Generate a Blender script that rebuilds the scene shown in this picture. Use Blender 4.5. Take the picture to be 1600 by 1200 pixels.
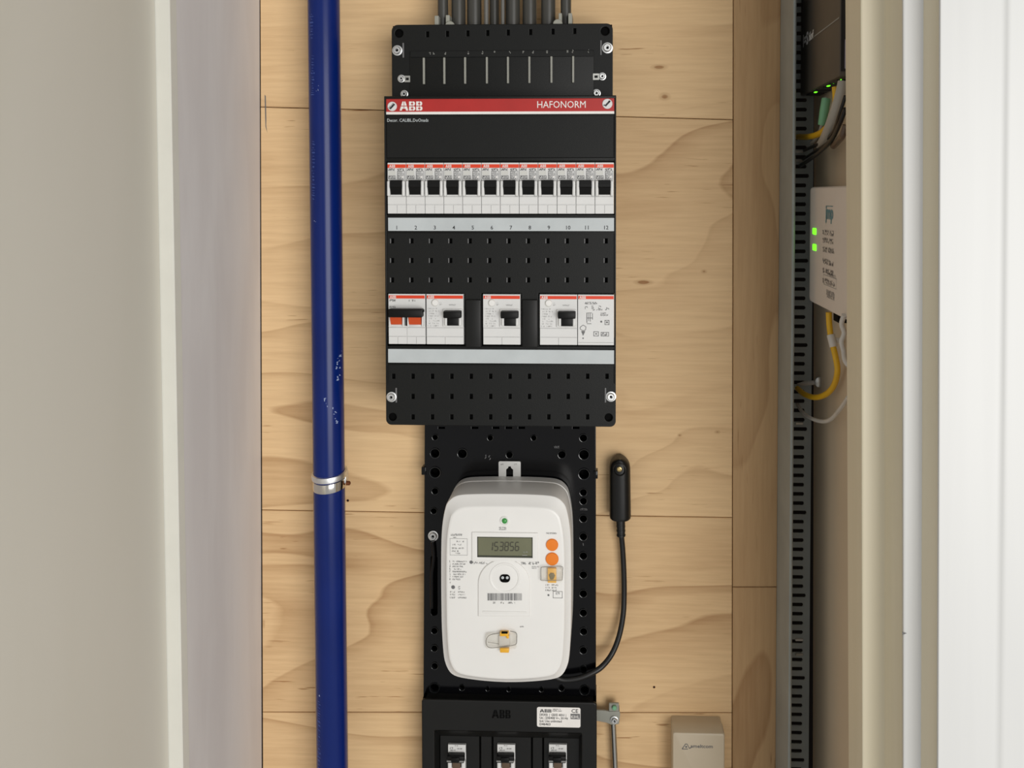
import bpy, bmesh, math, random
from mathutils import Vector, Matrix, Euler

for o in list(bpy.data.objects):
    bpy.data.objects.remove(o)
SC = bpy.context.scene
COL = SC.collection

# ------------------------------------------------------------------ camera
F, PPX, PPY, DIST = 1400.0, 896.0, 346.0, 0.92
YAW, PITCH = math.radians(2.0), math.radians(1.7)
cam = bpy.data.cameras.new('camera')
cam.sensor_fit = 'HORIZONTAL'
cam.sensor_width = 36.0
cam.lens = F * 36.0 / 1600.0
cam.shift_x = -(PPX - 800) / 1600.0
cam.shift_y = (PPY - 600) / 1600.0
cam.clip_start = 0.01
CAM = bpy.data.objects.new('camera', cam)
COL.objects.link(CAM)
CAM.location = (0, -DIST, 0)
CAM.rotation_euler = Euler((math.pi / 2 - PITCH, 0, YAW))
SC.camera = CAM
RC = CAM.rotation_euler.to_matrix()
CL = Vector((0, -DIST, 0))

# ------------------------------------------------------------------ world and window light
w = bpy.data.worlds.new('room_daylight')
SC.world = w
w.use_nodes = True
w.node_tree.nodes['Background'].inputs[0].default_value = (0.99, 0.985, 0.975, 1)
w.node_tree.nodes['Background'].inputs[1].default_value = 0.45

ld = bpy.data.lights.new('hall_window', 'AREA')
ld.shape = 'RECTANGLE'
ld.size = 1.6
ld.size_y = 1.6
ld.energy = 46
ld.color = (1.0, 0.985, 0.955)
LW = bpy.data.objects.new('hall_window_light', ld)
COL.objects.link(LW)
LW.location = (1.1, -2.45, -0.25)
LW.rotation_euler = (Vector((-0.1, 0, -0.2)) - Vector(LW.location)).to_track_quat('-Z', 'Y').to_euler()

vs = SC.view_settings
vs.view_transform = 'Standard'
vs.look = 'None'
vs.exposure = 0.0
vs.gamma = 1.0
vs.use_curve_mapping = False


# ------------------------------------------------------------------ pixel -> place
def P(px, py, Y):
    d = RC @ Vector(((px - PPX) / F, -(py - PPY) / F, -1.0))
    t = (Y + DIST) / d.y
    return CL + d * t


def U(Y):
    return (Y + DIST) / F


# ------------------------------------------------------------------ materials
def lin(c):
    return tuple(((v / 255.0) / 12.92 if v / 255.0 <= 0.04045 else ((v / 255.0 + 0.055) / 1.055) ** 2.4) for v in c)


MATS = {}


def mat(name, rgb, rough=0.5, metal=0.0, var=0.06, vscale=40.0, bump=0.0, bscale=300.0, emit=0.0, alpha=None, coat=0.0, spec=None, trans=0.0):
    m = bpy.data.materials.new(name)
    m.use_nodes = True
    nt = m.node_tree
    b = nt.nodes['Principled BSDF']
    c = lin(rgb)
    tc = nt.nodes.new('ShaderNodeTexCoord')
    nz = nt.nodes.new('ShaderNodeTexNoise')
    nz.inputs['Scale'].default_value = vscale
    nz.inputs['Detail'].default_value = 3
    nt.links.new(tc.outputs['Object'], nz.inputs['Vector'])
    rp = nt.nodes.new('ShaderNodeValToRGB')
    rp.color_ramp.elements[0].position = 0.3
    rp.color_ramp.elements[1].position = 0.7
    rp.color_ramp.elements[0].color = tuple(max(0, v * (1 - var)) for v in c) + (1,)
    rp.color_ramp.elements[1].color = tuple(min(1, v * (1 + var)) for v in c) + (1,)
    nt.links.new(nz.outputs['Fac'], rp.inputs['Fac'])
    nt.links.new(rp.outputs['Color'], b.inputs['Base Color'])
    b.inputs['Roughness'].default_value = rough
    b.inputs['Metallic'].default_value = metal
    if coat:
        b.inputs['Coat Weight'].default_value = coat
    if spec is not None:
        b.inputs['Specular IOR Level'].default_value = spec
    if trans:
        b.inputs['Transmission Weight'].default_value = trans
    if alpha is not None:
        b.inputs['Alpha'].default_value = alpha
    if emit:
        b.inputs['Emission Color'].default_value = c + (1,)
        b.inputs['Emission Strength'].default_value = emit
    if bump:
        n2 = nt.nodes.new('ShaderNodeTexNoise')
        n2.inputs['Scale'].default_value = bscale
        nt.links.new(tc.outputs['Object'], n2.inputs['Vector'])
        bp = nt.nodes.new('ShaderNodeBump')
        bp.inputs['Strength'].default_value = bump
        bp.inputs['Distance'].default_value = 0.001
        nt.links.new(n2.outputs['Fac'], bp.inputs['Height'])
        nt.links.new(bp.outputs['Normal'], b.inputs['Normal'])
    MATS[name] = m
    return m


KNOTS = [(1030, 105, .010, .0035), (1038.5, 150.5, .007, .0048), (1005, 441, .011, .0035), (1121, 675, .004, .0025), (1100, 424, .004, .0025), (562, 172.5, .022, .0013), (1062, 680, .003, .002), (412, 975, .002, .006)]


def wood(name, vertical, base, dark, shade=1.0):
    m = bpy.data.materials.new(name)
    m.use_nodes = True
    nt = m.node_tree
    N, Lk = nt.nodes, nt.links
    b = N['Principled BSDF']
    b.inputs['Roughness'].default_value = 0.55
    b.inputs['Specular IOR Level'].default_value = 0.3
    tc = N.new('ShaderNodeTexCoord')
    oi = N.new('ShaderNodeObjectInfo')
    sep = N.new('ShaderNodeSeparateXYZ')
    Lk.new(tc.outputs['Object'], sep.inputs[0])

    def math_(op, a, b_=None, c_=None):
        n = N.new('ShaderNodeMath')
        n.operation = op
        for i, v in enumerate((a, b_, c_)):
            if v is None:
                continue
            if isinstance(v, (int, float)):
                n.inputs[i].default_value = v
            else:
                Lk.new(v, n.inputs[i])
        return n.outputs[0]
    along, across = (sep.outputs['Z'], sep.outputs['X']) if vertical else (sep.outputs['X'], sep.outputs['Z'])
    rnd = math_('MULTIPLY', oi.outputs['Random'], 7.0)

    def noise(ka, kc, detail=2.0, dist=0.0, off=0.0, rough=0.5):
        cb = N.new('ShaderNodeCombineXYZ')
        Lk.new(math_('MULTIPLY', along, ka), cb.inputs[0])
        Lk.new(math_('MULTIPLY', across, kc), cb.inputs[1])
        Lk.new(math_('ADD', rnd, off), cb.inputs[2])
        n = N.new('ShaderNodeTexNoise')
        n.inputs['Scale'].default_value = 1.0
        n.inputs['Detail'].default_value = detail
        n.inputs['Distortion'].default_value = dist
        n.inputs['Roughness'].default_value = rough
        Lk.new(cb.outputs[0], n.inputs['Vector'])
        return n.outputs['Fac']

    def ramp(fac, stops):
        r = N.new('ShaderNodeValToRGB')
        els = r.color_ramp.elements
        els[0].position, els[0].color = stops[0][0], (stops[0][1],) * 3 + (1,)
        els[1].position, els[1].color = stops[-1][0], (stops[-1][1],) * 3 + (1,)
        for p, v in stops[1:-1]:
            e = els.new(p)
            e.color = (v, v, v, 1)
        Lk.new(fac, r.inputs['Fac'])
        return r.outputs['Color']
    # cathedral bands: contours of a stretched field, sharp on one side
    v = noise(2.2, 7.0, 2.0, 0.35)
    fine = noise(9.0, 55.0, 2.0, 0.0, 3.1)
    slope = math_('ADD', math_('MULTIPLY', across, 14.0 if not vertical else 6.0), math_('MULTIPLY', along, -2.4))
    field = math_('ADD', math_('MULTIPLY', v, 7.0), math_('ADD', slope, math_('MULTIPLY', fine, 0.12)))
    saw = math_('FRACT', field)
    band = ramp(saw, [(0.0, 0.0), (0.55, 0.12), (0.86, 0.62), (0.95, 0.95), (1.0, 0.0)])
    amp = ramp(noise(2.0, 6.0, 1.0, 0.0, 9.0), [(0.35, 0.15), (0.65, 1.0)])
    band = math_('MULTIPLY', band, amp)
    grain = ramp(noise(14.0, 260.0, 4.0, 0.0, 1.7, 0.6), [(0.35, 0.0), (0.75, 1.0)])
    dash = ramp(noise(26.0, 420.0, 2.0, 0.0, 5.3), [(0.66, 0.0), (0.74, 1.0)])
    dashmask = ramp(noise(5.0, 16.0, 1.0, 0.0, 6.1), [(0.48, 0.0), (0.62, 1.0)])
    dash = math_('MULTIPLY', dash, dashmask)
    speck = N.new('ShaderNodeTexVoronoi')
    speck.inputs['Scale'].default_value = 17.0
    Lk.new(tc.outputs['Object'], speck.inputs['Vector'])
    sp = ramp(speck.outputs['Distance'], [(0.012, 1.0), (0.026, 0.0)])
    tone = noise(1.5, 3.0, 1.0, 0.0, 12.0)
    knot = None
    for (kx, ky, ka, kb) in (() if vertical else KNOTS):
        kp = P(kx, ky, 0)
        d1 = math_('POWER', math_('MULTIPLY', math_('SUBTRACT', sep.outputs['X'], kp.x), 1 / ka), 2.0)
        d2 = math_('POWER', math_('MULTIPLY', math_('SUBTRACT', sep.outputs['Z'], kp.z), 1 / kb), 2.0)
        kk = ramp(math_('ADD', math_('ADD', d1, d2), math_('MULTIPLY', math_('SUBTRACT', fine, 0.5), 0.8)), [(0.0, 1.0), (0.12, 0.75), (0.2, 0.35), (1.0, 0.0)])
        knot = kk if knot is None else math_('MAXIMUM', knot, kk)
    fac = math_('MULTIPLY', band, 0.52)
    fac = math_('MAXIMUM', fac, math_('MULTIPLY', dash, 0.75))
    fac = math_('ADD', fac, math_('MULTIPLY', grain, 0.22))
    fac = math_('ADD', fac, math_('MULTIPLY', math_('SUBTRACT', tone, 0.5), 0.5))
    fac = math_('ADD', fac, math_('MULTIPLY', sp, 2.2))
    if knot is not None:
        fac = math_('ADD', fac, math_('MULTIPLY', knot, 0.85))
    mix = N.new('ShaderNodeMix')
    mix.data_type = 'RGBA'
    mix.clamp_factor = False
    Lk.new(fac, mix.inputs['Factor'])
    mix.inputs[6].default_value = lin(base) + (1,)
    mix.inputs[7].default_value = lin(dark) + (1,)
    Lk.new(mix.outputs[2], b.inputs['Base Color'])
    bp = N.new('ShaderNodeBump')
    bp.inputs['Strength'].default_value = 0.25
    bp.inputs['Distance'].default_value = 0.0004
    Lk.new(grain, bp.inputs['Height'])
    Lk.new(bp.outputs['Normal'], b.inputs['Normal'])
    MATS[name] = m


def streaked(name, rgb, rgb2, rough, sx, sz, bump=0.1):
    """painted board with vertical brush or trowel streaks"""
    m = mat(name, rgb, rough)
    nt = m.node_tree
    N, Lk = nt.nodes, nt.links
    b = N['Principled BSDF']
    tc = N.new('ShaderNodeTexCoord')
    mp = N.new('ShaderNodeMapping')
    mp.inputs['Scale'].default_value = (sx, sx, sz)
    nz = N.new('ShaderNodeTexNoise')
    nz.inputs['Scale'].default_value = 1
    nz.inputs['Detail'].default_value = 4
    nz.inputs['Distortion'].default_value = 0.4
    Lk.new(tc.outputs['Object'], mp.inputs[0])
    Lk.new(mp.outputs[0], nz.inputs['Vector'])
    rp = N.new('ShaderNodeValToRGB')
    rp.color_ramp.elements[0].position = 0.38
    rp.color_ramp.elements[1].position = 0.62
    rp.color_ramp.elements[0].color = lin(rgb2) + (1,)
    rp.color_ramp.elements[1].color = lin(rgb) + (1,)
    Lk.new(nz.outputs['Fac'], rp.inputs['Fac'])
    Lk.new(rp.outputs['Color'], b.inputs['Base Color'])
    bp = N.new('ShaderNodeBump')
    bp.inputs['Strength'].default_value = bump
    bp.inputs['Distance'].default_value = 0.001
    Lk.new(nz.outputs['Fac'], bp.inputs['Height'])
    Lk.new(bp.outputs['Normal'], b.inputs['Normal'])
    return m


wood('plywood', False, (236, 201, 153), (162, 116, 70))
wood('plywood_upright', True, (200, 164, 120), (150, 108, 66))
mat('shade_backing', (30, 22, 15), 0.9)  # near-black backing stands in for shade in seams and behind tray slots
streaked('plaster_lilac', (222, 219, 219), (214, 210, 210), 0.65, 22, 4, 0.25)
streaked('paint_left', (213, 209, 198), (210, 206, 194), 0.5, 8, 2, 0.03)
mat('paint_bead', (222, 221, 212), 0.45, var=0.02)
streaked('paint_cream_bounce', (226, 216, 190), (223, 213, 186), 0.4, 60, 2, 0.03)  # cream paint of the lining, doubling as painted bounce light on one strip
streaked('paint_white', (214, 214, 212), (211, 211, 209), 0.38, 60, 2, 0.03)
mat('wall_beige', (206, 188, 162), 0.7, var=0.05, vscale=9)
mat('ceiling_white', (200, 198, 190), 0.8)
mat('floor_grey', (120, 112, 100), 0.8)
mat('pipe_blue', (9, 34, 104), 0.24, var=0.08, vscale=20, spec=0.3)
mat('pipe_print', (52, 78, 150), 0.4)
mat('pipe_scuff', (150, 165, 200), 0.6)
mat('zinc', (225, 226, 226), 0.38, 1.0, var=0.12, vscale=90)
mat('chrome', (215, 212, 205), 0.12, 1.0, var=0.06)
mat('steel', (190, 190, 185), 0.35, 1.0)
mat('brass', (190, 170, 120), 0.3, 1.0)
mat('rust', (120, 70, 40), 0.6, 0.6)
mat('conduit_grey', (64, 63, 59), 0.33, var=0.05)
mat('conduit_light', (104, 103, 99), 0.3)
mat('clip_grey', (150, 150, 140), 0.5)
mat('black_cover', (17, 18, 17), 0.42, var=0.05, bump=0.08, bscale=1500, spec=0.25)
mat('black_deep', (5, 5, 5), 0.8, spec=0.1)  # blacker than the cover, also paints in the shade of holes and recesses
mat('black_gloss', (5, 5, 7), 0.16, spec=0.3, var=0.2, vscale=25, bump=0.05, bscale=60)
mat('black_rim', (22, 23, 24), 0.12, var=0.2, spec=0.8)  # lighter than the plate, so the rims' ring highlights are partly painted
mat('black_satin', (20, 20, 19), 0.38, spec=0.3)
mat('black_rubber', (20, 20, 20), 0.42)
mat('rib_highlight', (150, 150, 142), 0.35)  # highlights on the black ribs, painted as pale grey plastic
mat('print_grey', (140, 140, 135), 0.6)
mat('print_black', (40, 40, 42), 0.6)
mat('print_mid', (105, 105, 106), 0.6)
mat('print_faint', (165, 165, 163), 0.6)
mat('print_white', (235, 232, 228), 0.5)
mat('red_band', (176, 38, 34), 0.35)
mat('orange_red', (222, 62, 22), 0.4)
mat('label_strip', (190, 196, 198), 0.4)
mat('breaker_white', (219, 219, 218), 0.4, var=0.015)
mat('breaker_patch', (205, 205, 200), 0.5)
mat('toggle_black', (6, 6, 6), 0.45, spec=0.25)
mat('toggle_orange', (200, 74, 24), 0.4)
mat('toggle_brown', (92, 74, 58), 0.35)
mat('toggle_grey', (130, 130, 128), 0.3)
mat('meter_white', (234, 233, 230), 0.32, var=0.01)
mat('meter_tab', (205, 205, 203), 0.4)
mat('lcd', (112, 113, 90), 0.25, var=0.06)
mat('lcd_edge', (58, 60, 50), 0.3)
mat('lcd_ink', (62, 60, 48), 0.5)
mat('led_green', (60, 150, 70), 0.15)
mat('button_orange', (236, 128, 30), 0.35, var=0.02)
mat('seal_yellow', (236, 176, 48), 0.35)
mat('seal_brown', (110, 92, 40), 0.4)
mat('seal_clear', (226, 220, 205), 0.08, alpha=0.16)
mat('seal_edge', (120, 117, 110), 0.25, alpha=0.9)
mat('box_beige', (196, 182, 158), 0.42, var=0.015)
mat('tray_grey', (152, 158, 156), 0.42, 0.0, var=0.08, vscale=30)
mat('switch_body', (88, 82, 74), 0.5, 0.2)
mat('switch_dark', (26, 26, 30), 0.5)
mat('lavender', (150, 140, 155), 0.5)
mat('ont_white', (226, 216, 206), 0.42, var=0.015)
mat('teal', (95, 140, 150), 0.5)
mat('lamp_green', (110, 255, 40), 0.3, emit=1.6)
mat('yellow_cable', (225, 176, 32), 0.4)
mat('plug_green', (120, 178, 138), 0.4)
mat('cable_grey', (165, 160, 150), 0.45)
mat('cable_white', (205, 200, 192), 0.45)


# ------------------------------------------------------------------ geometry
def join(*gs):
    V, Fc = [], []
    for g in gs:
        n = len(V)
        V += list(g[0])
        Fc += [tuple(i + n for i in f) for f in g[1]]
    return V, Fc


def frombm(bm):
    bm.verts.index_update()
    V = [v.co.copy() for v in bm.verts]
    Fc = [tuple(v.index for v in f.verts) for f in bm.faces]
    bm.free()
    return V, Fc


def gbox(x0, x1, y0, y1, z0, z1, bev=0.0, seg=2):
    x0, x1 = min(x0, x1), max(x0, x1)
    y0, y1 = min(y0, y1), max(y0, y1)
    z0, z1 = min(z0, z1), max(z0, z1)
    V = [Vector(c) for c in ((x0, y0, z0), (x1, y0, z0), (x1, y1, z0), (x0, y1, z0), (x0, y0, z1), (x1, y0, z1), (x1, y1, z1), (x0, y1, z1))]
    Fc = [(0, 3, 2, 1), (4, 5, 6, 7), (0, 1, 5, 4), (1, 2, 6, 5), (2, 3, 7, 6), (3, 0, 4, 7)]
    if bev <= 0:
        return V, Fc
    bm = bmesh.new()
    vs_ = [bm.verts.new(v) for v in V]
    for f in Fc:
        bm.faces.new([vs_[i] for i in f])
    bmesh.ops.bevel(bm, geom=list(bm.edges), offset=bev, segments=seg, profile=0.5, affect='EDGES')
    return frombm(bm)


def ghex(lo, hi):
    """prism between two equal loops"""
    n = len(lo)
    V = list(lo) + list(hi)
    Fc = [tuple(range(n - 1, -1, -1)), tuple(range(n, 2 * n))]
    for i in range(n):
        j = (i + 1) % n
        Fc.append((i, j, n + j, n + i))
    return V, Fc


def gloft(loops, cap0=True, cap1=True):
    n = len(loops[0])
    V = [v for l in loops for v in l]
    Fc = []
    for k in range(len(loops) - 1):
        for i in range(n):
            j = (i + 1) % n
            Fc.append((k * n + i, k * n + j, (k + 1) * n + j, (k + 1) * n + i))
    if cap0:
        Fc.append(tuple(range(n - 1, -1, -1)))
    if cap1:
        Fc.append(tuple(range((len(loops) - 1) * n, len(loops) * n)))
    return V, Fc


def catmull(pts, sub=6):
    pts = [Vector(p) for p in pts]
    if len(pts) < 3 or sub < 2:
        return pts
    out = []
    q = [pts[0] * 2 - pts[1]] + pts + [pts[-1] * 2 - pts[-2]]
    for i in range(1, len(q) - 2):
        for s in range(sub):
            t = s / sub
            a, b, c, d = q[i - 1], q[i], q[i + 1], q[i + 2]
            out.append(0.5 * ((2 * b) + (c - a) * t + (2 * a - 5 * b + 4 * c - d) * t * t + (3 * b - a - 3 * c + d) * t ** 3))
    out.append(pts[-1])
    return out


def gtube(pts, r, n=12, sub=6, cap=True):
    pts = catmull(pts, sub)
    m = len(pts)
    rs = r if isinstance(r, (list, tuple)) else [r] * m
    loops = []
    up = None
    for i, p in enumerate(pts):
        d = (pts[min(i + 1, m - 1)] - pts[max(i - 1, 0)]).normalized()
        if up is None:
            up = d.cross(Vector((0, 1, 0)))
            if up.length < 1e-3:
                up = d.cross(Vector((1, 0, 0)))
            up.normalize()
        up = (up - d * up.dot(d)).normalized()
        sd = d.cross(up)
        loops.append([p + (up * math.cos(2 * math.pi * k / n) + sd * math.sin(2 * math.pi * k / n)) * rs[i] for k in range(n)])
    return gloft(loops, cap, cap)


def glathe(c, prof, n=20, axis='Y'):
    """profile of (radius, distance towards the viewer)"""
    loops = []
    for r, d in prof:
        r = max(r, 1e-6)
        l = []
        for k in range(n):
            a = 2 * math.pi * k / n
            if axis == 'Y':
                l.append(Vector((c[0] + r * math.cos(a), c[1] - d, c[2] + r * math.sin(a))))
            elif axis == 'X':
                l.append(Vector((c[0] - d, c[1] - r * math.cos(a), c[2] + r * math.sin(a))))
            else:
                l.append(Vector((c[0] + r * math.cos(a), c[1] + r * math.sin(a), c[2] + d)))
        loops.append(l)
    return gloft(loops)


def rrect(x0, x1, z0, z1, r, n=6):
    if not isinstance(r, (tuple, list)):
        r = (r,) * 4           # bl, br, tr, tl
    x0, x1 = min(x0, x1), max(x0, x1)
    z0, z1 = min(z0, z1), max(z0, z1)
    out = []
    for (cx, cz, rr, a0) in ((x0 + r[0], z0 + r[0], r[0], 180), (x1 - r[1], z0 + r[1], r[1], 270), (x1 - r[2], z1 - r[2], r[2], 0), (x0 + r[3], z1 - r[3], r[3], 90)):
        if rr <= 1e-7:
            out.append((cx, cz))
            continue
        for k in range(n + 1):
            a = math.radians(a0 + 90 * k / n)
            out.append((cx + rr * math.cos(a), cz + rr * math.sin(a)))
    return out


def circ(x, z, r, n=20):
    return [(x + r * math.cos(2 * math.pi * k / n), z + r * math.sin(2 * math.pi * k / n)) for k in range(n)]


def gshape(outer, holes, yf, yb, bev=0.0):
    """flat plate in the XZ plane with real holes, front at yf"""
    cu = bpy.data.curves.new('tmp', 'CURVE')
    cu.dimensions = '2D'
    cu.fill_mode = 'BOTH'
    cu.extrude = max((yb - yf) / 2 - bev, 0)
    cu.bevel_depth = bev
    cu.bevel_resolution = 2
    cu.offset = -bev
    for ol in [outer] + list(holes):
        sp = cu.splines.new('POLY')
        sp.points.add(len(ol) - 1)
        for i, (x, z) in enumerate(ol):
            sp.points[i].co = (x, z, 0, 1)
        sp.use_cyclic_u = True
    ob = bpy.data.objects.new('tmp', cu)
    me = bpy.data.meshes.new_from_object(ob)
    ym = (yf + yb) / 2
    V = [Vector((v.co.x, ym - v.co.z, v.co.y)) for v in me.vertices]
    Fc = [tuple(p.vertices) for p in me.polygons]
    bpy.data.objects.remove(ob)
    bpy.data.curves.remove(cu)
    bpy.data.meshes.remove(me)
    return V, Fc


def xzmap(x, z, y):
    """place flat print drawn in (u right, v up) on a front face"""
    return lambda u, v: Vector((x + u, y, z + v))


def gtext(s, size, fmap, width=None, align='LEFT', bold=0.0, shear=0.0):
    cu = bpy.data.curves.new('tmp', 'FONT')
    cu.body = s
    cu.size = size
    cu.align_x = align
    cu.offset = bold
    cu.shear = shear
    cu.resolution_u = 2
    ob = bpy.data.objects.new('tmp', cu)
    me = bpy.data.meshes.new_from_object(ob)
    pts = [v.co.copy() for v in me.vertices]
    Fc = [tuple(p.vertices) for p in me.polygons]
    bpy.data.objects.remove(ob)
    bpy.data.curves.remove(cu)
    bpy.data.meshes.remove(me)
    k = 1.0
    if width and pts:
        k = width / max(1e-9, max(p.x for p in pts) - min(p.x for p in pts))
        x0 = min(p.x for p in pts)
        pts = [Vector(((p.x - x0) * k, p.y, 0)) for p in pts]
    return [fmap(p.x, p.y) for p in pts], Fc


def gquad(fmap, u0, u1, v0, v1):
    return [fmap(u0, v0), fmap(u1, v0), fmap(u1, v1), fmap(u0, v1)], [(0, 1, 2, 3)]


def gpoly(fmap, pts):
    return [fmap(u, v) for u, v in pts], [tuple(range(len(pts)))]


SEG = {'a': (0, 1, 1, 1), 'b': (1, .5, 1, 1), 'c': (1, 0, 1, .5), 'd': (0, 0, 1, 0), 'e': (0, 0, 0, .5), 'f': (0, .5, 0, 1), 'g': (0, .5, 1, .5)}
DIG = {'0': 'abcdef', '1': 'bc', '2': 'abged', '3': 'abgcd', '4': 'fgbc', '5': 'afgcd', '6': 'afgedc', '7': 'abc', '8': 'abcdefg', '9': 'abcdfg'}


def gseg(fmap, u, v, wd, h, segs, t, slant=0.0):
    out = []
    for s in segs:
        a = SEG[s]
        p = Vector((u + a[0] * wd + slant * a[1] * h, v + a[1] * h))
        q = Vector((u + a[2] * wd + slant * a[3] * h, v + a[3] * h))
        d = (q - p).normalized()
        n = Vector((-d.y, d.x)) * t / 2
        e = d * t * 0.35
        out.append(gpoly(fmap, [tuple(p - n + e), tuple(q - n - e), tuple(q + n - e), tuple(p + n + e)]))
    return join(*out)


def gscrib(fmap, u, v, wd, h, seed, gap=0.35, density=0.85):
    """a line of microprint too small to read"""
    rn = random.Random(seed)
    out = []
    cw = h * 0.55
    x = u
    while x + cw <= u + wd + 1e-9:
        if rn.random() < density:
            segs = rn.sample('abcdefg', rn.choice((3, 4, 4, 5)))
            out.append(gseg(fmap, x, v, cw * (1 - gap), h, segs, h * 0.2))
        x += cw
    return join(*out) if out else ([], [])


def gblock(fmap, u, v, wd, h, lines, seed, fill=0.62, density=0.85):
    out = []
    st = h / lines
    rn = random.Random(seed)
    for i in range(lines):
        out.append(gscrib(fmap, u, v + h - (i + 1) * st + st * (1 - fill) / 2, wd * rn.uniform(0.7, 1.0), st * fill, seed * 31 + i, density=density))
    return join(*out)


def gframe(fmap, u0, u1, v0, v1, t):
    return join(gquad(fmap, u0, u1, v0, v0 + t), gquad(fmap, u0, u1, v1 - t, v1), gquad(fmap, u0, u0 + t, v0, v1), gquad(fmap, u1 - t, u1, v0, v1))


def gabb(fmap, u, v, h, wd=None):
    """three block letters cut by fine cross lines"""
    A = [[(0, 0), (.30, 0), (.37, .2), (.56, .2), (.56, .46), (.17, .46)], [(.20, .54), (.40, .54), (.56, .54), (.56, 1), (.40, 1)]]
    A += [[(1.2 - x, y) for x, y in reversed(p)] for p in A]
    Bq = [[(0, 0), (.40, 0), (.40, .16), (.27, .16), (.27, .31), (.40, .31), (.40, .46), (0, .46)],
          [(.48, 0), (.68, 0), (.84, .08), (.88, .23), (.84, .38), (.74, .46), (.48, .46), (.48, .31), (.58, .31), (.62, .235), (.58, .16), (.48, .16)]]
    Bq += [[(x * (0.96 if x > .5 else 1), 1 - y) for x, y in reversed(p)] for p in Bq]
    k = h if wd is None else wd / 3.2
    out = []
    for x0, g in ((0, A), (1.32, Bq), (2.32, Bq)):
        for p in g:
            out.append(gpoly(fmap, [(u + (x0 + x) * k, v + y * h) for x, y in p]))
    return join(*out)


# ------------------------------------------------------------------ objects
def tag(o, label, cat, group=None, kind=None):
    if label:
        o['label'] = label
    if cat:
        o['category'] = cat
    if group:
        o['group'] = group
    if kind:
        o['kind'] = kind
    return o


def obj(name, g, m, parent=None, smooth=None, loc=None, kind=None, label=None):
    if isinstance(g, bpy.types.Mesh):
        me = g
    else:
        me = bpy.data.meshes.new(name)
        me.from_pydata([tuple(v) for v in g[0]], [], g[1])
        bm = bmesh.new()
        bm.from_mesh(me)
        bmesh.ops.remove_doubles(bm, verts=bm.verts, dist=1e-7)
        if not name.startswith(('print', 'logo', 'number', 'title')):
            bmesh.ops.recalc_face_normals(bm, faces=bm.faces)
        bm.to_mesh(me)
        bm.free()
        me.materials.append(MATS[m])
        if smooth:
            me.polygons.foreach_set('use_smooth', [True] * len(me.polygons))
            me.set_sharp_from_angle(angle=math.radians(smooth))
    o = bpy.data.objects.new(name, me)
    COL.objects.link(o)
    if parent:
        o.parent = parent
    if loc is not None:
        o.location = loc
    if kind:
        o['kind'] = kind
    if label:
        o['label'] = label
    return o


class Thing:
    def __init__(self, name, label, cat, loc, group=None):
        self.o = bpy.data.objects.new(name, None)
        self.o.empty_display_size = 0.01
        COL.objects.link(self.o)
        self.loc = Vector(loc)
        self.o.location = self.loc
        tag(self.o, label, cat, group)

    def p(self, px, py, Y):
        return P(px, py, Y) - self.loc

    def xz(self, px, py, Y):
        q = self.p(px, py, Y)
        return (q.x, q.z)

    def y(self, Y):
        return Y - self.loc.y

    def rect(self, x0, y0, x1, y1, Y, r=0.0, n=5):
        a, b = self.p((x0), (y0 + y1) / 2, Y), self.p((x1), (y0 + y1) / 2, Y)
        c, d = self.p((x0 + x1) / 2, y0, Y), self.p((x0 + x1) / 2, y1, Y)
        return rrect(a.x, b.x, d.z, c.z, r if isinstance(r, tuple) else r, n)

    def ext(self, x0, y0, x1, y1, Y):
        a, b = self.p((x0), (y0 + y1) / 2, Y), self.p((x1), (y0 + y1) / 2, Y)
        c, d = self.p((x0 + x1) / 2, y0, Y), self.p((x0 + x1) / 2, y1, Y)
        return a.x, b.x, d.z, c.z

    def fm(self, px, py, Y):
        q = self.p(px, py, Y)
        return xzmap(q.x, q.z, q.y)

    def add(self, name, g, m, smooth=None, parent=None, loc=None, kind=None, label=None):
        return obj(name, g, m, parent or self.o, smooth, loc, kind, label)


def copy_tree(o, parent=None):
    c = o.copy()
    COL.objects.link(c)
    c.parent = parent
    for ch in list(o.children):
        copy_tree(ch, c)
    return c


def stretch(p0, p1, t0=-0.9, t1=1.9):
    return p0 + (p1 - p0) * t0, p0 + (p1 - p0) * t1


# ================================================================== SETTING
ZT, ZB = 0.82, -1.45
# backing and plywood boards
a, b = P(380, 600, 0.02), P(1330, 600, 0.02)
wb = obj('wall_back', gbox(a.x, b.x, 0.02, 0.05, ZB, ZT), 'shade_backing', kind='structure')


def board(corners, m):
    f = [P(x, y, 0.0) for x, y in corners]
    bk = [v + Vector((0, 0.0195, 0)) for v in f]
    g = ghex(bk, f)
    bm = bmesh.new()
    vv = [bm.verts.new(v) for v in g[0]]
    for q in g[1]:
        bm.faces.new([vv[i] for i in q])
    bmesh.ops.recalc_face_normals(bm, faces=bm.faces)
    fe = [e for e in bm.edges if all(v.co.y < 0.001 for v in e.verts)]
    bmesh.ops.bevel(bm, geom=fe, offset=0.0006, segments=1, affect='EDGES')
    return obj('plank', frombm(bm), m, wb)


def xl(y):
    return 408.5 + 4.0 * (y - 600) / 1200


def xr(y):
    return 1145.0 - 2.0 * (y - 600) / 1200


G = 0.55
seams = [(-700, -700), (167, 187), (797, 809), (1113, 1114), (2400, 2400)]
for (l0, r0), (l1, r1) in zip(seams[:-1], seams[1:]):
    board([(xl(l0), l0 + G), (xr(r0) - G, r0 + G), (xr(r1) - G, r1 - G), (xl(l1), l1 - G)], 'plywood')
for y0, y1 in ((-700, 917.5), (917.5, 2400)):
    board([(xr(y0) + G, y0 + G), (1226, y0 + G), (1222, y1 - G), (xr(y1) + G, y1 - G)], 'plywood_upright')

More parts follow.
